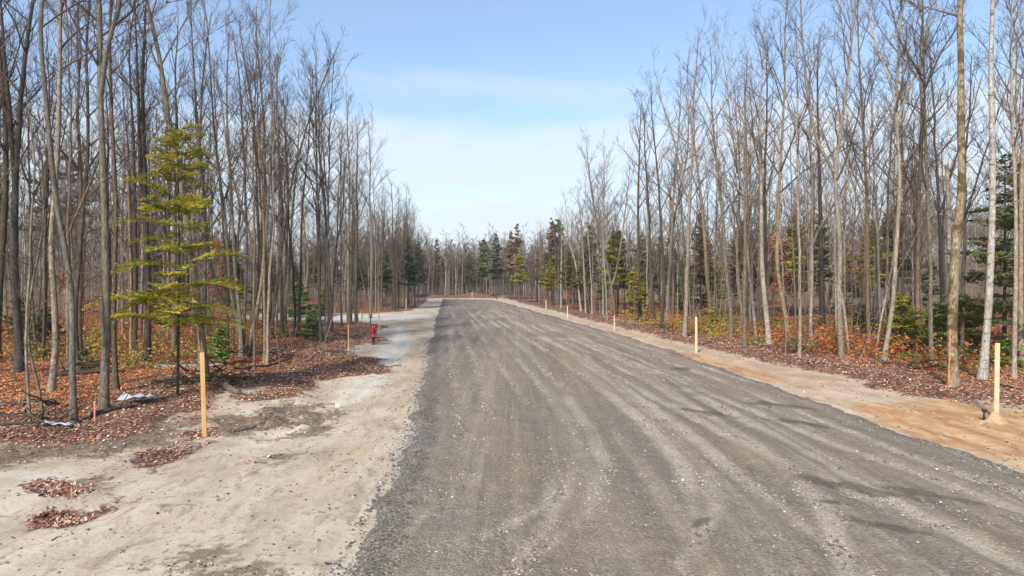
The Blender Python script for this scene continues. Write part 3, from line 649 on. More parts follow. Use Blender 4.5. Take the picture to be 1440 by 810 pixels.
# the rest of the wood: one mass
def distant():
    lows = []
    for s in range(12):
        tb, cb = kind_tree(2000+s, [14,15,13,12,14.5,13.5,11][s%7], [.085,.1,.075,.06,.085,.07,.05][s%7], 1, .4, 12, .38, .18, .68, .6, .011 if s < 7 else .02, 4)
        for part, L in ((tb[0], 0), (cb, 1)): pass
        tb[0].flush(); cb.flush(); lows.append((np.vstack(tb[0].v), np.vstack(tb[0].f), np.vstack(cb.v), np.vstack(cb.f)))
    r = np.random.default_rng(77); T = MB(); C = MB(); n = 0; tries = 0
    while n < 1480 and tries < 120000:
        tries += 1
        y = r.uniform(26, 210); x = r.uniform(-150, 150)
        if n > 1200: y = r.uniform(134, 172); x = r.uniform(-34, 14)
        if abs(x) > y*.80+3: continue
        d = clayd(x, y)
        if d > -1.5: continue
        if y < 133 and -abs(x+y*70/960) > -15: continue
        if not ok(x, y, .5 if n < 1200 else .45): continue
        taken.append((x, y)); n += 1
        tv, tf, cv, cf = lows[int(r.integers(0, 7)) if y < 110 else int(r.integers(7, 12))]; a = r.uniform(0, 6.28); sc = r.uniform(.75, 1.1)*(.92 if y > 133 and abs(x) < 30 else 1)
        Rm = np.array([[math.cos(a), -math.sin(a), 0],[math.sin(a), math.cos(a), 0],[0,0,1]])*sc; off = np.array([x, y, zg(x, y)-.1])
        T.add(tv@Rm.T+off, tf); C.add(cv@Rm.T+off, cf)
    # thin understorey stems
    for q in range(4400):
        y = 24+126*r.random()**.8; x = r.uniform(-110, 110)
        if q > 3600: y = r.uniform(135, 165); x = r.uniform(-32, 12)
        if abs(x) > y*.8+3 or clayd(x, y) > -1.2: continue
        z = zg(x, y); L = r.uniform(2, 9); p = limb_path(np.array([x, y, z-.05]), np.array([r.normal(0, .12), r.normal(0, .12), 1]), L, 5, .1, .05, r)
        T.tube(p, np.linspace(r.uniform(.012, .03), .006, 6), 3)
        for w in range(int(L*3)):
            j = r.integers(1, 6); tp = limb_path(p[j], np.array([r.normal(0, .6), r.normal(0, .6), .8]), r.uniform(.3, 1.1), 2, .2, .1, r); C.tube(tp, np.array([.007,.006,.004]), 3)
    me = bpy.data.meshes.new('distant_wood')
    o1 = link('distant_wood_trunks', T.mesh('distant_wood_trunks', M['tan'])); o2 = link('distant_wood_twigs', C.mesh('distant_wood_twigs', M['twig']))
    tag(o1, 'mass of countless far trunks filling the depth of the wood', 'woodland', kind='stuff')
    tag(o2, 'haze of bare twigs of the far trees in the depth of the wood', 'woodland', kind='stuff'); print('distant', n)
distant()

# ------------------------------------------------------------------ conifers
def sprays(mb, p, d, L, w, r, sz, dens=1.0, droop=.15):
    """a flat spray of needle blades along a bough"""
    d = norm(d); side = norm(cross(d, np.array([0,0,1]))); n = max(3, int(L/sz*2.2*dens))
    for q in range(n):
        t = (q+r.uniform(0, 1))/n; c = p+d*L*t+np.array([0,0,-droop*L*t*t])
        wid = w*(1-t)**.7*r.uniform(.5, 1.1)+sz*.4
        for sg in (-1, 1):
            e = c+side*sg*wid+d*wid*.55+np.array([0,0,r.normal(-.06*wid, .05*wid+.01)])
            u = norm(e-c); vv = norm(cross(u, np.array([0,0,.7])+r.normal(0, .8, 3)))*sz*r.uniform(.35, .65)
            k = max(1, int(wid/sz)); 
            for j in range(k):
                a = c+(e-c)*j/k; b = c+(e-c)*(j+1.25)/k; g = r.normal(0, sz*.18, 3)
                mb.add(np.array([a+g, (a+b)/2+vv+g, b+g, (a+b)/2-vv+g]), [[0,1,2,3]], r.uniform(0, 1))
def conifer(r, Ht, W, r0, sz=.1, z0=.08, gap=.28, dens=1.0, shape=1.0, droop=.2, full=1.0, per=(1,4), jit=.08):
    T = MB(); N = MB(); B = MB()
    P = stem([[0,0,0],[r.normal(0,.05),r.normal(0,.05),Ht*.5],[0,0,Ht]], 12, .01, r); rr = np.linspace(r0, .008, 12); T.tube(P, rr, 6)
    z = Ht*z0; az = 0
    while z < Ht*.985:
        f = z/Ht; R_ = W*.5*(1-f)**shape*(.75+.25*min(1, f*6+.3)) + .06
        for k in range(int(r.integers(*per))):
            if r.random() > full: continue
            az += 2.4+r.normal(0, .4); L = R_*r.uniform(.4, 1.3); d = np.array([math.cos(az), math.sin(az), .12+.5*f+r.normal(0, jit)])
            c = np.array([np.interp(z, P[:,2], P[:,0]), np.interp(z, P[:,2], P[:,1]), z+r.normal(0, gap*.3)])
            e = c+norm(d)*L+np.array([0,0,-droop*L]); B.tube([c, (c+e)/2+[0,0,droop*L*.25], e], [max(.004, r0*.16), .006, .003], 3)
            sprays(N, c+norm(d)*L*.12, d, L*.95, L*.42, r, sz, dens, droop)
        z += gap*.5*r.uniform(.5, 1.5)*(1-.45*f)
    N.v = [np.vstack(N.v)]; N.f = [np.vstack(N.f)]; N.fa = [np.concatenate(N.fa)]
    return T, B, N
def fir(loc, args, seed, mt, label, group, name='fir_tree', cat='tree', bm='dark', rz=0, sc=1, key=None):
    if key and key in MESH: ms = MESH[key]
    else:
        r = np.random.default_rng(seed); T, B, N = conifer(r, **args); ms = (T.mesh('trunk', M[bm]), B.mesh('bough', M[bm]), N.mesh('foliage', M[mt], False, True))
        if key: MESH[key] = ms
    x, y = loc; root = empty(name, (x, y, zg(x, y)-.05), label, cat, group, rz); root.scale = (sc, sc, sc)
    link('trunk', ms[0], root); link('boughs', ms[1], root); link('foliage', ms[2], root); taken.append((x, y)); return root
fir(G(250,563), dict(Ht=7.5, W=4.3, r0=.04, sz=.052, z0=.23, gap=.2, dens=.62, shape=.5, droop=.38, full=.58, per=(1,3), jit=.22), 1, 'hemlock', 'airy yellow green hemlock in front of the bare trees at left', 'evergreens among the bare trees', 'hemlock_tree')
GE = 'evergreens among the bare trees'
GS = 'young green shrubs under the trees'
def gnd(px, Y): return ((px-720)/F*Y, Y)
fir(gnd(1412,27), dict(Ht=8.3, W=5.0, r0=.09, sz=.11, z0=.2, gap=.4, dens=.8, shape=.6, full=.7, jit=.2), 2, 'olive', 'large olive green hemlock behind the birch trunk at right', GE, 'hemlock_tree')
fir(gnd(1440,33), dict(Ht=9.5, W=5, r0=.09, sz=.14, z0=.1, gap=.45, dens=.9, shape=.7), 3, 'olive', 'olive green fir behind the right edge trunks', GE)
fir(gnd(1290,60), dict(Ht=8, W=3.6, r0=.08, sz=.18, z0=.1, gap=.5, dens=.9), 4, 'needle', 'dark fir deep in the wood right of the kinked trunk', GE)
fir(gnd(1190,62), dict(Ht=7, W=3.6, r0=.08, sz=.18, z0=.1, gap=.5, dens=.9), 5, 'olive', 'olive fir deep in the wood behind the snaking trunk', GE)
fir(gnd(985,60), dict(Ht=9, W=3.4, r0=.08, sz=.2, z0=.1, gap=.5, dens=.9), 6, 'needle', 'dark narrow fir behind the short white stake', GE)
fir(gnd(829,84), dict(Ht=10.2, W=4.6, r0=.1, sz=.28, z0=.35, gap=.7, dens=.9, shape=.45), 7, 'needle', 'dark round topped pine above the far right wood', GE, 'pine_tree')
fir(gnd(110,62), dict(Ht=15, W=6.5, r0=.15, sz=.35, z0=.5, gap=1.1, dens=.7, shape=.35, full=.7), 8, 'needle', 'tall dark pine crown behind the near left trunks', GE, 'pine_tree')
fir(gnd(62,60), dict(Ht=13, W=5.5, r0=.15, sz=.33, z0=.5, gap=1.1, dens=.7, shape=.35, full=.7), 9, 'needle', 'lower dark pine crown at far left between the trunks', GE, 'pine_tree')
fir(gnd(330,70), dict(Ht=8, W=4, r0=.1, sz=.25, z0=.1, gap=.6, dens=.8), 10, 'needle', 'dark fir deep behind the fan shaped clump', GE)
# distant spruces: shared shapes
sp = [('needle', dict(Ht=13, W=5.6, r0=.12, sz=.3, z0=.3, gap=.42, dens=1.2, shape=.8, full=.85)), ('rust', dict(Ht=13, W=5.0, r0=.12, sz=.3, z0=.4, gap=.42, dens=1.1, shape=.8, full=.8)),
      ('olive', dict(Ht=11, W=5.4, r0=.1, sz=.3, z0=.34, gap=.42, dens=1.1, shape=.65, full=.8)), ('hemlock', dict(Ht=11, W=5.4, r0=.1, sz=.3, z0=.36, gap=.44, dens=1.1, shape=.6, full=.8))]
def spruce(px, topy, Y, kd, label, group='spruces at the far end of the road', seed=0):
    x, y = gnd(px, Y); Ht = H+(HZ-topy)/F*Y-zg(x, y)
    m, a = sp[kd]; fir((x, y), a, 300+kd*3+seed%3, m, label, group, 'spruce_tree', sc=Ht/a['Ht'], rz=px*1.7, key=('sp', kd, seed % 3))
spruce(698,328,118,0,'dark green spruce, tallest green one at the road end')
spruce(727,313,112,1,'rusty brown topped spruce, tallest at the road end',seed=1)
spruce(718,324,116,1,'rusty brown spruce left of the tallest rusty one')
spruce(680,336,128,2,'olive spruce left of the dark green one at the road end')
spruce(731,352,98,3,'yellow green fir low in front of the rusty spruces')
spruce(776,306,92,1,'rusty spruce of the left of a pair above the right wood',seed=2)
spruce(785,309,94,2,'olive spruce of the right of a pair above the right wood',seed=1)
spruce(614,335,140,1,'rusty narrow spruce left of the road end')
spruce(574,332,80,0,'dark spruce at the end of the left wood',seed=1)
spruce(588,340,95,2,'olive spruce closing the left wood by the road',seed=2)
r = np.random.default_rng(55)
for k in range(196):
    left_ = k % 2 == 0 and k < 88
    for _ in range(50):
        y = r.uniform(58, 132) if k < 88 else r.uniform(50, 100); x = (-14-r.uniform(0, 26) if left_ else r.uniform(0, 36))
        if k > 134: y = r.uniform(137, 160); x = r.uniform(-32, 6)
        if clayd(x, y) < -2 and infr(x, y): break
    px = 720+x/y*F
    kd = int(r.choice([0,2,2,1,3] if not left_ else [0,0,2,2])) if k <= 134 else int(r.choice([0,2,2,1,2]))
    Ht = r.uniform(4, 9.5) if k <= 134 else r.uniform(5.5, 9); m, a = sp[kd]; sd = int(r.integers(0, 3))
    fir((x, y), a, 300+kd*3+sd, m, {0:'dark green',1:'rusty brown',2:'olive green',3:'yellow green'}[kd]+(' evergreen among the far trees left of the road' if x < -y*70/960 else ' evergreen among the far trees right of the road'), 'evergreens in the distant wood '+('left' if x < -y*70/960 else 'right'), 'spruce_tree', sc=Ht/a['Ht'], rz=k, key=('sp', kd, sd))
# young evergreens and shrubs
for px, py, Ht, W, mt, lb, sd in [
    (62,500,1.9,2.0,'needle','dark green young fir behind the bowed pale trunk at left',1),(116,527,.8,1.1,'needle','small dark fir seedling behind the log at left',2),
    (440,478,1.5,1.7,'bright','round bright green shrub beside the slim stake and side track',3),(312,512,1.5,1.3,'bright','fresh green young fir behind the brush pile',4),
    (420,446,3.2,3.0,'bright','tall fresh green shrub at the edge of the side track',5),(455,444,2.6,2.2,'hemlock','yellow green shrub across the side track',6),
    (1266,499,2.7,2.3,'hemlock','small yellow green fir between two pale trunks at right',7),(1322,503,2.4,2.4,'bright','bright green fir sapling left of the mossy trunk',8),
    (1357,497,2.5,2.8,'hemlock','yellow green sapling right of the mossy trunk',9),(1416,517,1.2,1.2,'bright','low green fir seedling behind the tall pale stake',10),
    (902,447,2.9,2.9,'hemlock','yellow green bush behind the dark straight trunk',11),(1004,467,1.5,1.2,'hemlock','small yellow bush at the foot of the leaning tan trunk',12),
    (1285,496,1.5,2.0,'hemlock','low yellow green seedling left of the bright fir sapling',13),(1216,470,1.8,1.8,'olive','olive sapling beyond the tan trunk at right',14),
    (28,480,2.2,2.0,'olive','olive young fir behind the forked dark trunk',15),(960,446,2.4,2.0,'olive','olive young fir deep behind the pale snapped trunk',16)]:
    fir(G(px, py), dict(Ht=Ht, W=W, r0=.02, sz=.055+.0012*G(px,py)[1], z0=.05, gap=.16, dens=1.0, shape=.6, droop=.1), 600+sd, mt, lb, GS, 'young_fir', 'shrub')

# ------------------------------------------------------------------ leaves on the ground and brush
def litter():
    r = np.random.default_rng(5); N = 440000
    y = 9+(r.random(N)**1.25)*52; x = r.uniform(-.78, .78, N)*(y+1)
    d = sdist(CLAY, x, y); tg = np.max([sdist(p, x, y) for p in TONGUE[:2]+TONGUE[5:]], axis=0); droad = sdist(ROAD, x, y)
    keep = (d+.35*hnoise(x, y, 1.2, 51) < .05) & (r.random(N) < .72-.55*hnoise(x, y, .9, 53)-.3*hnoise(x, y, 2.4, 56))
    keep |= (tg+.35*hnoise(x, y, 1.6, 52)+.2*hnoise(x, y, 4.5, 55) > .05) & (r.random(N) < .6)
    near = (d > 0) & (d < 3.5) & (droad < 0)
    keep |= near & (r.random(N) < .035*np.exp(-d)*(1+hnoise(x, y, .7, 54)))
    keep |= (r.random(N) < .001) & (d > 0)
    md = np.max([sdist(p, x, y) for p in MUD], axis=0); keep |= (md > 0) & (r.random(N) < .12)
    keep &= np.hypot(x-G(525,485)[0], y-G(525,485)[1]+.6) > .9
    keep &= ~((droad > .1) & (r.random(N) < .8))
    x = x[keep]; y = y[keep]; n = len(x)
    z = zoff(x, y)+r.uniform(.008, .03, n)
    droad = sdist(ROAD, x, y); z += np.where(droad > 0, .03, 0)
    s = r.uniform(.014, .032, n)*(1+y*.016); a = r.uniform(0, 6.28, n); tx = r.normal(0, .25, n); ty = r.normal(0, .25, n)
    ux = np.cos(a)*s; uy = np.sin(a)*s; c = np.stack([x, y, z], 1)
    u = np.stack([ux, uy, s*tx], 1); w = np.stack([-uy*.75, ux*.75, s*ty], 1); cup = np.stack([np.zeros(n)]*2+[s*.25], 1)
    V = np.stack([c-u-w*.3, c+u*.1-w, c+u*1.1+cup, c+w+u*.1], 1).reshape(-1,3)
    dz = d[keep] if False else sdist(CLAY, x, y); rv = r.random(n)*.495+.5*(r.random(n) < sstep(-1.2, -3.5, dz)*.85+.08)
    mb = MB(); mb.add(V, np.arange(n*4).reshape(-1,4), rv)
    tag(link('leaf_litter', mb.mesh('leaf_litter', M['litter'], False, True)), 'reddish brown fallen leaves carpeting the floor of the woods', 'leaves', kind='stuff'); print('leaves', n)
litter()
def pile(P, label, seed, n=900):
    r = np.random.default_rng(seed); lo = P.min(0); hi = P.max(0); x = r.uniform(lo[0]-.4, hi[0]+.4, n*4); y = r.uniform(lo[1]-.3, hi[1]+.3, n*4)
    d = sdist(P, x, y)+.06*hnoise(x, y, 3, seed)+.04*hnoise(x, y, 9, seed); k = ((d > .0) & (r.random(n*4) < .55)) | (r.random(n*4) < .3*np.exp(d/.05)); d = np.maximum(d, 0); x = x[k]; y = y[k]; d = d[k]; n = len(x)
    z = zoff(x, y)+np.minimum(d*.15, .04)*r.uniform(.5, 1.1, n)+.012; s = r.uniform(.014, .036, n); a = r.uniform(0, 6.28, n)
    u = np.stack([np.cos(a)*s, np.sin(a)*s, s*r.normal(0, .4, n)], 1); w = np.stack([-u[:,1]*.75, u[:,0]*.75, s*r.normal(0, .4, n)], 1)
    o = np.array([P[:,0].mean(), P[:,1].mean(), 0]); o[2] = zg(o[0], o[1]); c = np.stack([x, y, z], 1)-o
    V = np.stack([c-u-w*.3, c+u*.1-w, c+u*1.1, c+w+u*.1], 1).reshape(-1,3); mb = MB(); mb.add(V, np.arange(n*4).reshape(-1,4), r.random(n)*.5)
    tag(link('leaf_pile', mb.mesh('leaf_pile', M['litter'], False, True), loc=o), label, 'leaves', 'drifts of fallen leaves on the clay')
pile(TONGUE[2], 'larger drift of fallen leaves lying on the pale clay, nearer the wood', 1, 1500)
pile(TONGUE[3], 'smaller drift of fallen leaves lying on the pale clay, nearest the viewer', 2, 1300)

def brush(name, mt, label, n, zones, seed, leafn=26, Lh=(.4,1.4), sz=.05):
    r = np.random.default_rng(seed); T = MB(); N = MB(); c = 0
    cs, us, ws, rn = [], [], [], []
    while c < n:
        zx = zones[int(r.integers(0, len(zones)))]; x = r.uniform(zx[0], zx[1]); y = r.uniform(zx[2], zx[3])
        if clayd(x, y) > -zx[4]: c += .2; continue
        c += 1; z = zg(x, y); f = 1+y*.014
        for q in range(3):
            L = r.uniform(*Lh); p = limb_path(np.array([x+r.normal(0,.12), y+r.normal(0,.12), z-.02]), np.array([r.normal(0,.4), r.normal(0,.4), 1]), L, 3, .1, .15, r)
            T.tube(p, np.linspace(.007, .004, 4), 3)
            for w in range(leafn//3):
                j = r.integers(1, 4); cc = p[j]*r.uniform(.3, 1)+p[j-1]*.0; t = r.random(); cc = p[j-1]*(1-t)+p[j]*t+r.normal(0, .14, 3)
                cs.append(cc); u = norm(r.normal(0, 1, 3)*[1,1,.5])*sz*r.uniform(.6, 1.2)*f; w_ = norm(cross(u, r.normal(0, 1, 3)))*np.linalg.norm(u)*.6; us.append(u); ws.append(w_); rn.append(r.random())
    cs, us, ws = map(np.array, (cs, us, ws)); V = np.stack([cs-us, cs-ws, cs+us, cs+ws], 1).reshape(-1,3)
    N.add(V, np.arange(len(cs)*4).reshape(-1,4), np.array(rn))
    o = tag(link(name, N.mesh(name, M[mt], False, True)), label, 'undergrowth', kind='stuff')
    tag(link(name+'_stems', T.mesh(name+'_stems', M['twig']), o), kind='stuff')
brush('orange_undergrowth', 'orange', 'rusty orange leafy undergrowth between the trunks', 900, [(9,32,28,48,3.0),(8,40,40,66,2.5),(12,22,24,34,3.5),(-30,-12,24,40,3.0),(-40,-16,38,58,2.5),(12,18,27,38,2.5)], 11, 26, (.3,1.3))
brush('yellow_undergrowth', 'yellow', 'yellowish ferns and seedlings under the right hand trees', 420, [(10,22,30,46,1.6),(9,18,40,60,1.5),(-22,-12,24,34,3)], 12, 30, (.3,.8), .045)
brush('green_undergrowth', 'bright', 'fresh green low plants between the trunks', 170, [(9,26,28,52,1.8),(-24,-12,24,52,2.0),(14,24,22,32,2.0)], 13, 36, (.3,.9), .045)
# orange leaved beech high in the right wood
def beech(px, Y, z0, z1, w, label, seed):
    r = np.random.default_rng(seed); x, y = gnd(px, Y); z = zg(x, y); root = empty('beech_sapling', (x, y, z-.05), label, 'tree', 'young beeches holding orange leaves'); T = MB(); N = MB(); P = stem([[0,0,0],[.1,0,z1*.5],[0,0,z1]], 10, .02, r)
    T.tube(P, np.linspace(.04, .01, 10), 6)
    for k in range(34):
        h = r.uniform(z0, z1); a = r.uniform(0, 6.28); L = w*.5*r.uniform(.4, 1.1); e = np.array([math.cos(a)*L, math.sin(a)*L, h+L*.25]); b = np.array([0,0,h])
        T.tube([b, e], [.01, .004], 3)
        for q in range(22):
            t = r.uniform(.2, 1); c = b*(1-t)+e*t+r.normal(0, .16, 3); u = norm(r.normal(0, 1, 3))*.09; v_ = norm(cross(u, r.normal(0, 1, 3)))*.055; N.add([c-u, c-v_, c+u, c+v_], [[0,1,2,3]], r.random())
    link('trunk', T.mesh('trunk', M['tan']), root); link('foliage', N.mesh('foliage', M['orange'], False, True), root)
beech(1088, 52, 1.2, 6.5, 3.4, 'orange leaved young beech behind the thick pale curving trunk', 1)
beech(1210, 58, 2.5, 6.5, 3.2, 'orange leaved young beech deep behind the tan trunk at right', 2)
beech(106, 44, 1.0, 4.6, 3.0, 'orange leaved young beech deep in the left wood', 3)
beech(312, 50, 2.0, 6.0, 2.2, 'orange leaved young beech behind the hemlock', 4)
beech(800, 88, 1, 5, 3.0, 'rusty leaved young beech at the edge of the far right wood', 5)
# red leaf tuft in a crown
# ------------------------------------------------------------------ stones on the road
def stones(name, label, n, region, seed, smin, smax, cstops, col):
    r = np.random.default_rng(seed)
    th = np.array([0,1,2,3,4])*2*math.pi/5
    x, y = region(r, n); d = sdist(ROAD, x, y); n = len(x)
    base = np.vstack([np.stack([np.cos(th), np.sin(th), np.full(5, .0)], 1), np.stack([np.cos(th+.6)*.6, np.sin(th+.6)*.6, np.full(5, .55)], 1), [[0,0,.7]]])
    faces = [[i, (i+1)%5, 5+(i+1)%5, 5+i] for i in range(5)]+[[5+i, 5+(i+1)%5, 10, 10] for i in range(5)]
    s = r.uniform(0, 1, n)**2.2*(smax-smin)+smin; s *= (1+y*.02)
    z = zoff(x, y)+np.where(d > .2, .035, -.005)
    V = base[None]*(s[:,None,None]*r.uniform(.6, 1.25, (n, 11, 3)))
    a = r.uniform(0, 6.28, n); ca, sa = np.cos(a)[:,None], np.sin(a)[:,None]
    V = np.stack([V[:,:,0]*ca-V[:,:,1]*sa, V[:,:,0]*sa+V[:,:,1]*ca, V[:,:,2]], -1)+np.stack([x, y, z], 1)[:,None,:]
    Fc = (np.array(faces)[None]+np.arange(n)[:,None,None]*11).reshape(-1,4)
    mb = MB(); mb.add(V.reshape(-1,3), Fc, np.repeat(r.random(n), 10))
    tag(link(name, mb.mesh(name, leafmat('stone_'+name, cstops, 0), False, True)), label, 'stones', kind='stuff')
GRY = [(0,(.11,.095,.08)),(.25,(.18,.155,.13)),(.5,(.25,.22,.185)),(.72,(.33,.29,.245)),(.95,(.38,.35,.32)),(.992,(.52,.49,.45))]
def reg_road(r, n):
    y = 6.5+(r.random(n)**1.8)*30; t = r.random(n); xl = np.interp(y, RL[:,1], RL[:,0]); xr = np.interp(y, RR[:,1], RR[:,0]); x = xl*(1-t)+xr*t
    k = (hnoise(x, y, .7, 61)+.5*hnoise(x, y, 2.2, 62)+r.normal(0, .35, n) > .1) & (np.abs(x) < y*.8+1); return x[k], y[k]
def reg_edge(r, n):
    y = 6.5+(r.random(n)**1.5)*32; xl = np.interp(y, RL[:,1], RL[:,0]); x = xl+r.normal(.16, .17, n)+.08*hnoise(y, y*0, 2, 68)+(r.random(n) < .12)*r.normal(-.15, .3, n); return x, y
def reg_clay(r, n):
    y = 6.8+(r.random(n)**1.4)*26; x = r.uniform(-.78, .85, n)*y; d = sdist(CLAY, x, y); e = sdist(ROAD, x, y); md = sdist(MUD[3], x, y)
    k = (d > .1) & (e < -.1) & ((r.random(n) < .10) | (hnoise(x, y, 1.1, 65)+.5*hnoise(x, y, 3, 66) > .6) | (md+.3*hnoise(x, y, 3, 67) > -.1)); return x[k], y[k]
stones('gravel', 'loose grey gravel stones strewn over the road', 60000, reg_road, 3, .006, .026, GRY, None)
stones('edge_gravel', 'dark crushed stones spilling along the left road edge', 12000, reg_edge, 4, .007, .026, [(0,(.08,.08,.085)),(.3,(.13,.13,.135)),(.6,(.19,.185,.185)),(.85,(.27,.26,.25)),(.98,(.42,.40,.38))], None)
stones('clay_crumbs', 'dark crumbs of soil and stone scattered on the clay', 60000, reg_clay, 5, .007, .026, [(0,(.07,.06,.05)),(.3,(.14,.12,.10)),(.6,(.24,.2,.165)),(.85,(.36,.31,.26))], None)

# ------------------------------------------------------------------ stakes, hydrant, debris
def boxm(mb, c, s, tp=1.0):
    x, y, z = c; a, b, h = s; q = [(-1,-1),(1,-1),(1,1),(-1,1)]
    v = [(x+i*a/2, y+j*b/2, z) for i, j in q]+[(x+i*a/2*tp, y+j*b/2*tp, z+h) for i, j in q]
    mb.add(v, [[0,3,2,1],[4,5,6,7],[0,1,5,4],[1,2,6,5],[2,3,7,6],[3,0,4,7]])
def bevel(o, w):
    m = o.modifiers.new('bevel', 'BEVEL'); m.width = w; m.segments = 2
def stake(px, py, topy, w, mt, label, tilt=(0,0), tip=None, base=None, rz=.3):
    w *= .88
    x, y = G(px, py); h = (py-topy)/F*y+.12; root = empty('survey_stake', (x, y, zg(x, y)-.12), label, 'stake', 'wooden survey stakes')
    root.rotation_euler = (tilt[0], tilt[1], rz); mb = MB()
    t0 = .16 if base else 0.; t1 = .86 if tip else 1.
    boxm(mb, (0,0,h*t0), (w, w*.55, h*(t1-t0)))
    o = link('shaft', mb.mesh('shaft', M[mt], False), root); bevel(o, w*.06)
    if tip:
        mb = MB(); boxm(mb, (0,0,h*t1), (w*1.04, w*.6, h*(1-t1))); bevel(link('painted_tip', mb.mesh('painted_tip', M[tip], False), root), w*.06)
    if base:
        mb = MB(); boxm(mb, (0,0,0), (w*1.04, w*.6, h*t0)); link('painted_foot', mb.mesh('painted_foot', M[base], False), root)
stake(288,615,497,.10,'wood','tall tan wooden stake on the left clay, nearest of the stakes',tilt=(0,-.028))
stake(1401,588,482,.115,'cream','tall pale wooden stake standing behind a sandy mound at right',tilt=(0,.02))
stake(979,497,446,.105,'cream','cream stake on the sand strip right of the road centre')
stake(864,464,442,.07,'cream','slim stake with pink top beside the middle right wood',tip='pinkpaint')
stake(798,448,430,.09,'cream','pale stake on the sand strip by the far right wood')
stake(768,435,422,.10,'cream','small pale stake near the bend of the sand strip')
stake(490,492,455,.07,'wood','slim tan stake left of the hydrant with whitened foot',base='cream')
stake(533,468,436,.07,'cream','slim stake with pink top just beyond the hydrant',tip='pinkpaint')
stake(571,438,421,.09,'wood','tan stake at the corner of the side track',tip='pinkpaint')
stake(584,432,419,.09,'wood','tan stake beside the far left wood, last before the road end')
stake(664,419,411,.16,'wood','distant stake in front of the berm at the road end',tip='orangepaint')
stake(133,598,568,.035,'pinkpaint','short red painted marker stick in leaves by the grey trunk')
stake(355,492,458,.06,'orangepaint','orange marker lath behind the fan shaped clump')
stake(1334,556,474,.03,'orangepaint','orange lath leaning on the foot of the mossy trunk',tilt=(0,.03))
stake(1319,517,504,.04,'cream','short white lath tilted near the green saplings',tilt=(0,-.35))
stake(498,499,482,.05,'oldwood','short dark post between slim tan stake and hydrant')
stake(521,458,446,.11,'oldwood','thick dark broken post behind the hydrant')

def lathe(mb, prof, k=20, c=(0,0,0), ax='z'):
    a = np.arange(k)*2*math.pi/k; P = np.array(prof, float)
    v = np.stack([np.outer(P[:,0], np.cos(a)), np.outer(P[:,0], np.sin(a)), np.repeat(P[:,1][:,None], k, 1)], -1).reshape(-1,3)
    if ax == 'x': v = v[:,[2,0,1]]
    if ax == 'y': v = v[:,[1,2,0]]*[1,-1,1]
    n = len(P); i = np.arange(n-1)[:,None]*k; j = np.arange(k)[None,:]; j2 = (j+1)%k
    mb.add(v+np.array(c), np.stack([i+j, i+j2, i+k+j2, i+k+j], -1).reshape(-1,4))
hx, hy = G(525,485); hyd = empty('fire_hydrant', (hx, hy, zg(hx, hy)-.03), 'red fire hydrant on a black standpipe beside the left of the road', 'hydrant')
mb = MB(); lathe(mb, [(.0,.0),(.13,0),(.13,.04),(.10,.05),(.10,.36),(.14,.37),(.14,.41),(0,.41)]); link('standpipe', mb.mesh('standpipe', M['blackp']), hyd)
mb = MB(); lathe(mb, [(0,.412),(.15,.412),(.15,.45),(.115,.46),(.115,.80),(.135,.81),(.135,.84),(0,.84)]); link('barrel', mb.mesh('barrel', M['redp']), hyd)
mb = MB(); lathe(mb, [(.0,.842),(.128,.842),(.128,.87),(.12,.92),(.09,.965),(.045,.99),(0,.995)]); link('bonnet', mb.mesh('bonnet', M['redp']), hyd)
mb = MB(); lathe(mb, [(0,.99),(.03,.99),(.03,1.04),(0,1.04)], 5); link('operating_nut', mb.mesh('operating_nut', M['redp'], False), hyd)
for sg in (-1, 1):
    mb = MB(); lathe(mb, [(0,.10*sg),(.05,.10*sg),(.05,.15*sg),(.062,.152*sg),(.062,.185*sg),(.02,.187*sg),(.02,.21*sg),(0,.21*sg)], 14, (0,0,.68), 'x'); link('nozzle_cap', mb.mesh('nozzle_cap', M['redp' if sg < 0 else 'blackp']), hyd)
mb = MB(); lathe(mb, [(0,.10),(.07,.10),(.07,.15),(.085,.152),(.085,.19),(.02,.192),(.02,.215),(0,.215)], 16, (0,0,.66), 'y'); link('pumper_cap', mb.mesh('pumper_cap', M['redp']), hyd)

hyd.scale = (.8,.8,1)
# sandy mound with a small black valve post
mx, my = G(1392,593); r = np.random.default_rng(9); g = np.linspace(-.5, .5, 31); XX, YY = np.meshgrid(g, g); XX = XX.ravel(); YY = YY.ravel()
rad = np.hypot(XX/1., YY/.7); ZZ = (.13*np.exp(-(rad/.25)**2)+.09*np.exp(-(((XX-.18)/.16)**2+(YY/.14)**2)))*(1+.6*hnoise(XX, YY, 8, 71))+.06*hnoise(XX, YY, 14, 72)*np.exp(-(rad/.3)**2)-.04
i = (np.arange(30)[:,None]*31+np.arange(30)[None,:]).ravel(); mb = MB(); mb.add(np.stack([XX, YY, ZZ], 1), np.stack([i, i+1, i+32, i+31], 1))
tag(link('sand_mound', mb.mesh('sand_mound', M['dirtm'], False), loc=(mx, my, zg(mx, my)+.01)), 'little sandy mound at the foot of the tall pale stake', 'mound')
vx, vy = G(1384,592); vp = empty('valve_post', (vx, vy, zg(vx, vy)), 'short black valve post poking from the little sandy mound', 'valve post')
mb = MB(); lathe(mb, [(0,0),(.03,0),(.025,.24),(0,.24)], 10); link('pipe', mb.mesh('pipe', M['blackp']), vp)
mb = MB(); lathe(mb, [(0,.241),(.045,.241),(.06,.30),(.052,.302),(.04,.26),(0,.26)], 10); link('cap', mb.mesh('cap', M['blackp']), vp)

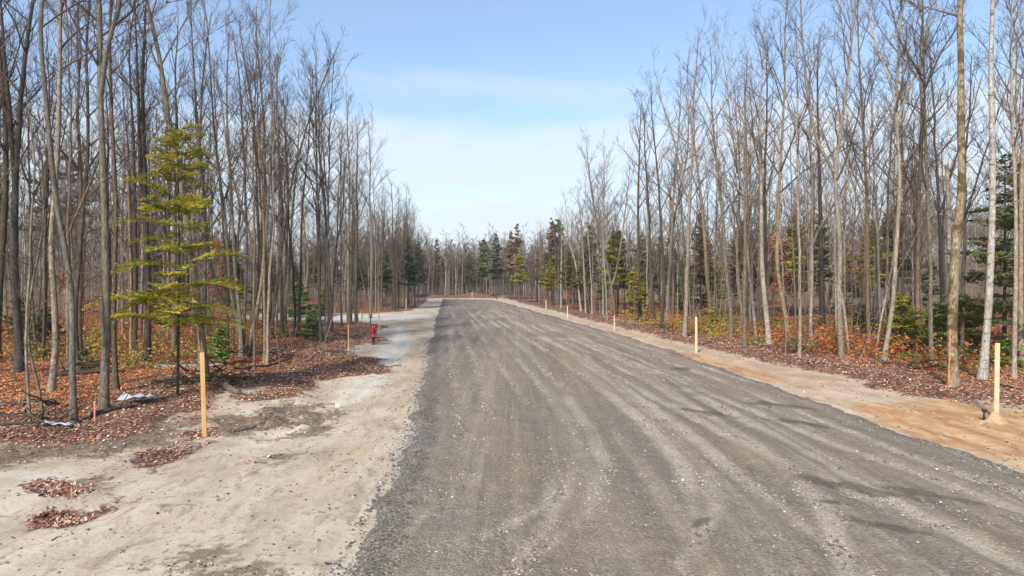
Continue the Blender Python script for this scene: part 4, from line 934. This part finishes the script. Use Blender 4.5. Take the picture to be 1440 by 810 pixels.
# crumpled plastic scraps
def scrap(px, py, w, l, label, seed, mt='plastic'):
    r = np.random.default_rng(seed); x, y = G(px, py); n = 22; g = np.linspace(-.5, .5, n); A, B = np.meshgrid(g, g); A = A.ravel(); B = B.ravel()
    Zs = .09+.10*hnoise(A*w, B*l, 3.5, seed)+.05*hnoise(A*w, B*l, 9, seed+1); XX = A*w*(1+.15*hnoise(B, A, 3, seed+2)); YY = B*l*(1+.2*hnoise(A, B, 4, seed+3))
    i = (np.arange(n-1)[:,None]*n+np.arange(n-1)[None,:]).ravel(); mb = MB(); mb.add(np.stack([XX, YY, Zs], 1), np.stack([i, i+1, i+n+1, i+n], 1))
    o = tag(link('plastic_sheet', mb.mesh('plastic_sheet', M[mt], False), loc=(x, y, zg(x, y)+.02)), label, 'plastic', 'plastic scraps'); o.rotation_euler[2] = .2
    m = o.modifiers.new('thickness', 'SOLIDIFY'); m.thickness = .004
scrap(195,571,.8,.45,'crumpled pale blue plastic sheet lying in the leaves by the grey trunk',3)
scrap(82,608,.55,.2,'torn pale plastic strip among leaves left of the mottled trunk',4)
scrap(475,574,.12,.28,'small white scrap lying on the open clay',6,'cream')

# logs and brush pile
def log(p0, p1, rad, mt, label, seed, stubs=4, curve=.05, name='fallen_log'):
    r = np.random.default_rng(seed); a = G(*p0); b = G(*p1); root = empty(name, (a[0], a[1], zg(*a)), label, 'log', 'fallen trunks and limbs on the forest floor'); o = np.array([a[0], a[1], zg(*a)])
    n = 12; P = []
    for k in range(n):
        t = k/(n-1); x = a[0]*(1-t)+b[0]*t+r.normal(0, curve*.5); y = a[1]*(1-t)+b[1]*t+r.normal(0, curve*.5); P.append(np.array([x, y, zg(x, y)+rad*.6+r.uniform(0, .03)])-o)
    P = np.array(P); P[1:-1] = (P[:-2]+P[1:-1]*2+P[2:])/4
    mb = MB(); mb.tube(P, np.linspace(rad, rad*.55, n)*r.uniform(.9, 1.1, n), 8, True); link('trunk', mb.mesh('trunk', M[mt]), root)
    sb = MB()
    for k in range(stubs):
        j = r.integers(2, n-1); q = limb_path(P[j], r.normal(0, 1, 3)*[1,1,.6]+[0,0,.5], r.uniform(.3, 1.), 4, 0, .15, r); sb.tube(q, np.linspace(rad*.28, .006, 5), 4)
    link('broken_limbs', sb.mesh('broken_limbs', M[mt]), root)
log((60,536),(176,528),.10,'dark','long dark log lying behind the pale bowed trunk',1)
log((218,520),(312,515),.10,'pale','pale grey log lying behind the near stake',2)
log((130,590),(195,578),.06,'dark','dark rotten limb on leaves near the plastic sheet',3)
log((212,546),(262,538),.06,'grey','short grey limb lying left of the torn leaning tree',4)
log((305,548),(338,556),.13,'grey','stubby grey log end beside the torn leaning tree',5,2)
log((345,520),(410,505),.06,'dark','dark limb on the leaves behind the muddy patch',6)
log((0,578),(75,572),.05,'grey','thin grey limb lying at the left edge of the view',7)
log((1040,483),(1075,490),.07,'grey','grey limb at the foot of the thick pale curving trunk',8)
log((1140,492),(1165,484),.05,'tan','tan stick lying on leaves before the dark brown trunk',9)
log((1230,512),(1290,520),.06,'dark','dark limb lying before the yellow green fir',10)
log((865,452),(905,458),.08,'tan','tan log on leaves by the slim pink topped stake',11)
log((1400,545),(1440,552),.05,'pale','pale limb on the leaves behind the tall pale stake',12)
log((20,610),(110,603),.03,'grey','thin stick on leaves by the torn plastic strip',13)
def brushpile(px, py, w, n, label, seed):
    r = np.random.default_rng(seed); x, y = G(px, py); root_z = zg(x, y); mb = MB()
    for k in range(n):
        p = np.array([r.normal(0, w*.3), r.normal(0, w*.35), r.uniform(0, .45)]); d = r.normal(0, 1, 3)*[1,1,.35]
        mb.tube(limb_path(p, d, r.uniform(.5, 1.7), 6, -.1, .2, r), np.linspace(r.uniform(.008, .035), .005, 7), 5)
    tag(link('brush_pile', mb.mesh('brush_pile', M['dark']), loc=(x, y, root_z)), label, 'brush pile', 'heaps of cut branches')
brushpile(312,545,1.4,60,'tangled dark brush and roots right of the torn leaning tree',1)
brushpile(345,505,1.2,26,'low tangle of sticks at the foot of the fan shaped clump',2)
brushpile(1300,522,1.2,22,'thin scatter of sticks before the bright green saplings',3)
brushpile(450,478,1.8,26,'scatter of sticks on the leaves left of the slim tan stake',4)
brushpile(935,468,1.2,36,'scatter of sticks below the dark stem at the sand strip',5)
brushpile(1130,500,1.2,36,'scatter of sticks before the dark brown trunk at right',6)
brushpile(60,600,1.0,26,'scatter of twigs around the spindly saplings',7)
brushpile(250,548,1.3,34,'heap of dark sticks under the yellow green hemlock',8)
brushpile(390,505,1.2,34,'low heap of sticks on leaves between the clumps and the clay',9)

# ------------------------------------------------------------------ air
mb = MB(); x0, x1, y0, y1, z0, z1 = -705, 705, -305, 960, -2.5, 42
mb.add([(x0,y0,z0),(x1,y0,z0),(x1,y1,z0),(x0,y1,z0),(x0,y0,z1),(x1,y0,z1),(x1,y1,z1),(x0,y1,z1)], [[0,3,2,1],[4,5,6,7],[0,1,5,4],[1,2,6,5],[2,3,7,6],[3,0,4,7]])
hm = bpy.data.materials.new('haze'); hm.use_nodes = True; hm.node_tree.nodes.clear()
ho = hm.node_tree.nodes.new('ShaderNodeOutputMaterial'); hv = hm.node_tree.nodes.new('ShaderNodeVolumePrincipled'); hv.inputs['Density'].default_value = .0004; hv.inputs['Color'].default_value = (.93,.95,1,1); hv.inputs['Anisotropy'].default_value = .1
hm.node_tree.links.new(hv.outputs[0], ho.inputs['Volume'])
tag(link('haze', mb.mesh('haze', hm, False)), kind='stuff')

# ------------------------------------------------------------------ sky, sun, camera
EL = R(36); AZ = R(203)                              # the sun stands behind the viewer and to the left
w = bpy.data.worlds.new('World'); S.world = w; w.use_nodes = True; n = NB(w.node_tree); bg = w.node_tree.nodes['Background']
sky = n.node('ShaderNodeTexSky', sky_type='NISHITA'); sky.sun_disc = False; sky.sun_elevation = EL; sky.sun_rotation = AZ; sky.air_density = 1.0; sky.dust_density = 1.2; sky.ozone_density = 1.0; sky.altitude = 100
tc = n.node('ShaderNodeTexCoord'); sx = n.node('ShaderNodeSeparateXYZ'); n.L.new(tc.outputs['Generated'], sx.inputs[0])
mp = n.node('ShaderNodeMapping'); mp.inputs['Scale'].default_value = (1.0, .6, 4.5); mp.inputs['Location'].default_value = (.35, .2, .1); n.L.new(tc.outputs['Generated'], mp.inputs['Vector'])
n1 = n.noise(mp.outputs[0], 2.2, 6, .55, .5)
band = n.rng(n.math('ADD', sx.outputs[2], n.math('MULTIPLY', n.math('SUBTRACT', n1, .5), .16)), .255, .185, 0, .78)
band = n.math('MULTIPLY', band, n.rng(n.noise(mp.outputs[0], 4.2, 6, .6, .4), .3, .6, .62, 1.12))
wisp = n.rng(n.noise(mp.outputs[0], 1.3, 5, .6, .8), .46, .75, 0, .45)
cf = n.math('MAXIMUM', n.math('MAXIMUM', band, wisp), .12)
col = n.mix(cf, n.mix(1.0, sky.outputs[0], (1.12,1.24,1.34), 'MULTIPLY'), (5.3, 5.75, 6.1)); n.L.new(col, bg.inputs['Color']); bg.inputs['Strength'].default_value = .10
sd = bpy.data.lights.new('sun', 'SUN'); sd.energy = 4.1; sd.angle = R(5.0); sd.color = (1., .91, .78); so = link('sun', sd)
sv = np.array([math.sin(AZ)*math.cos(EL), math.cos(AZ)*math.cos(EL), math.sin(EL)])
from mathutils import Vector
so.rotation_euler = Vector(sv).to_track_quat('Z', 'Y').to_euler()
cd = bpy.data.cameras.new('camera'); cd.sensor_width = 36; cd.lens = 36*F/1440; cd.shift_y = -10/1440; cd.clip_end = 3000; cd.clip_start = .1
co = link('camera', cd, loc=(0, 0, H)); co.rotation_euler = (R(90), 0, 0); S.camera = co
S.view_settings.view_transform = 'Standard'; S.view_settings.look = 'None'; S.view_settings.exposure = 0.72; S.view_settings.gamma = 1
S.render.engine = 'CYCLES'
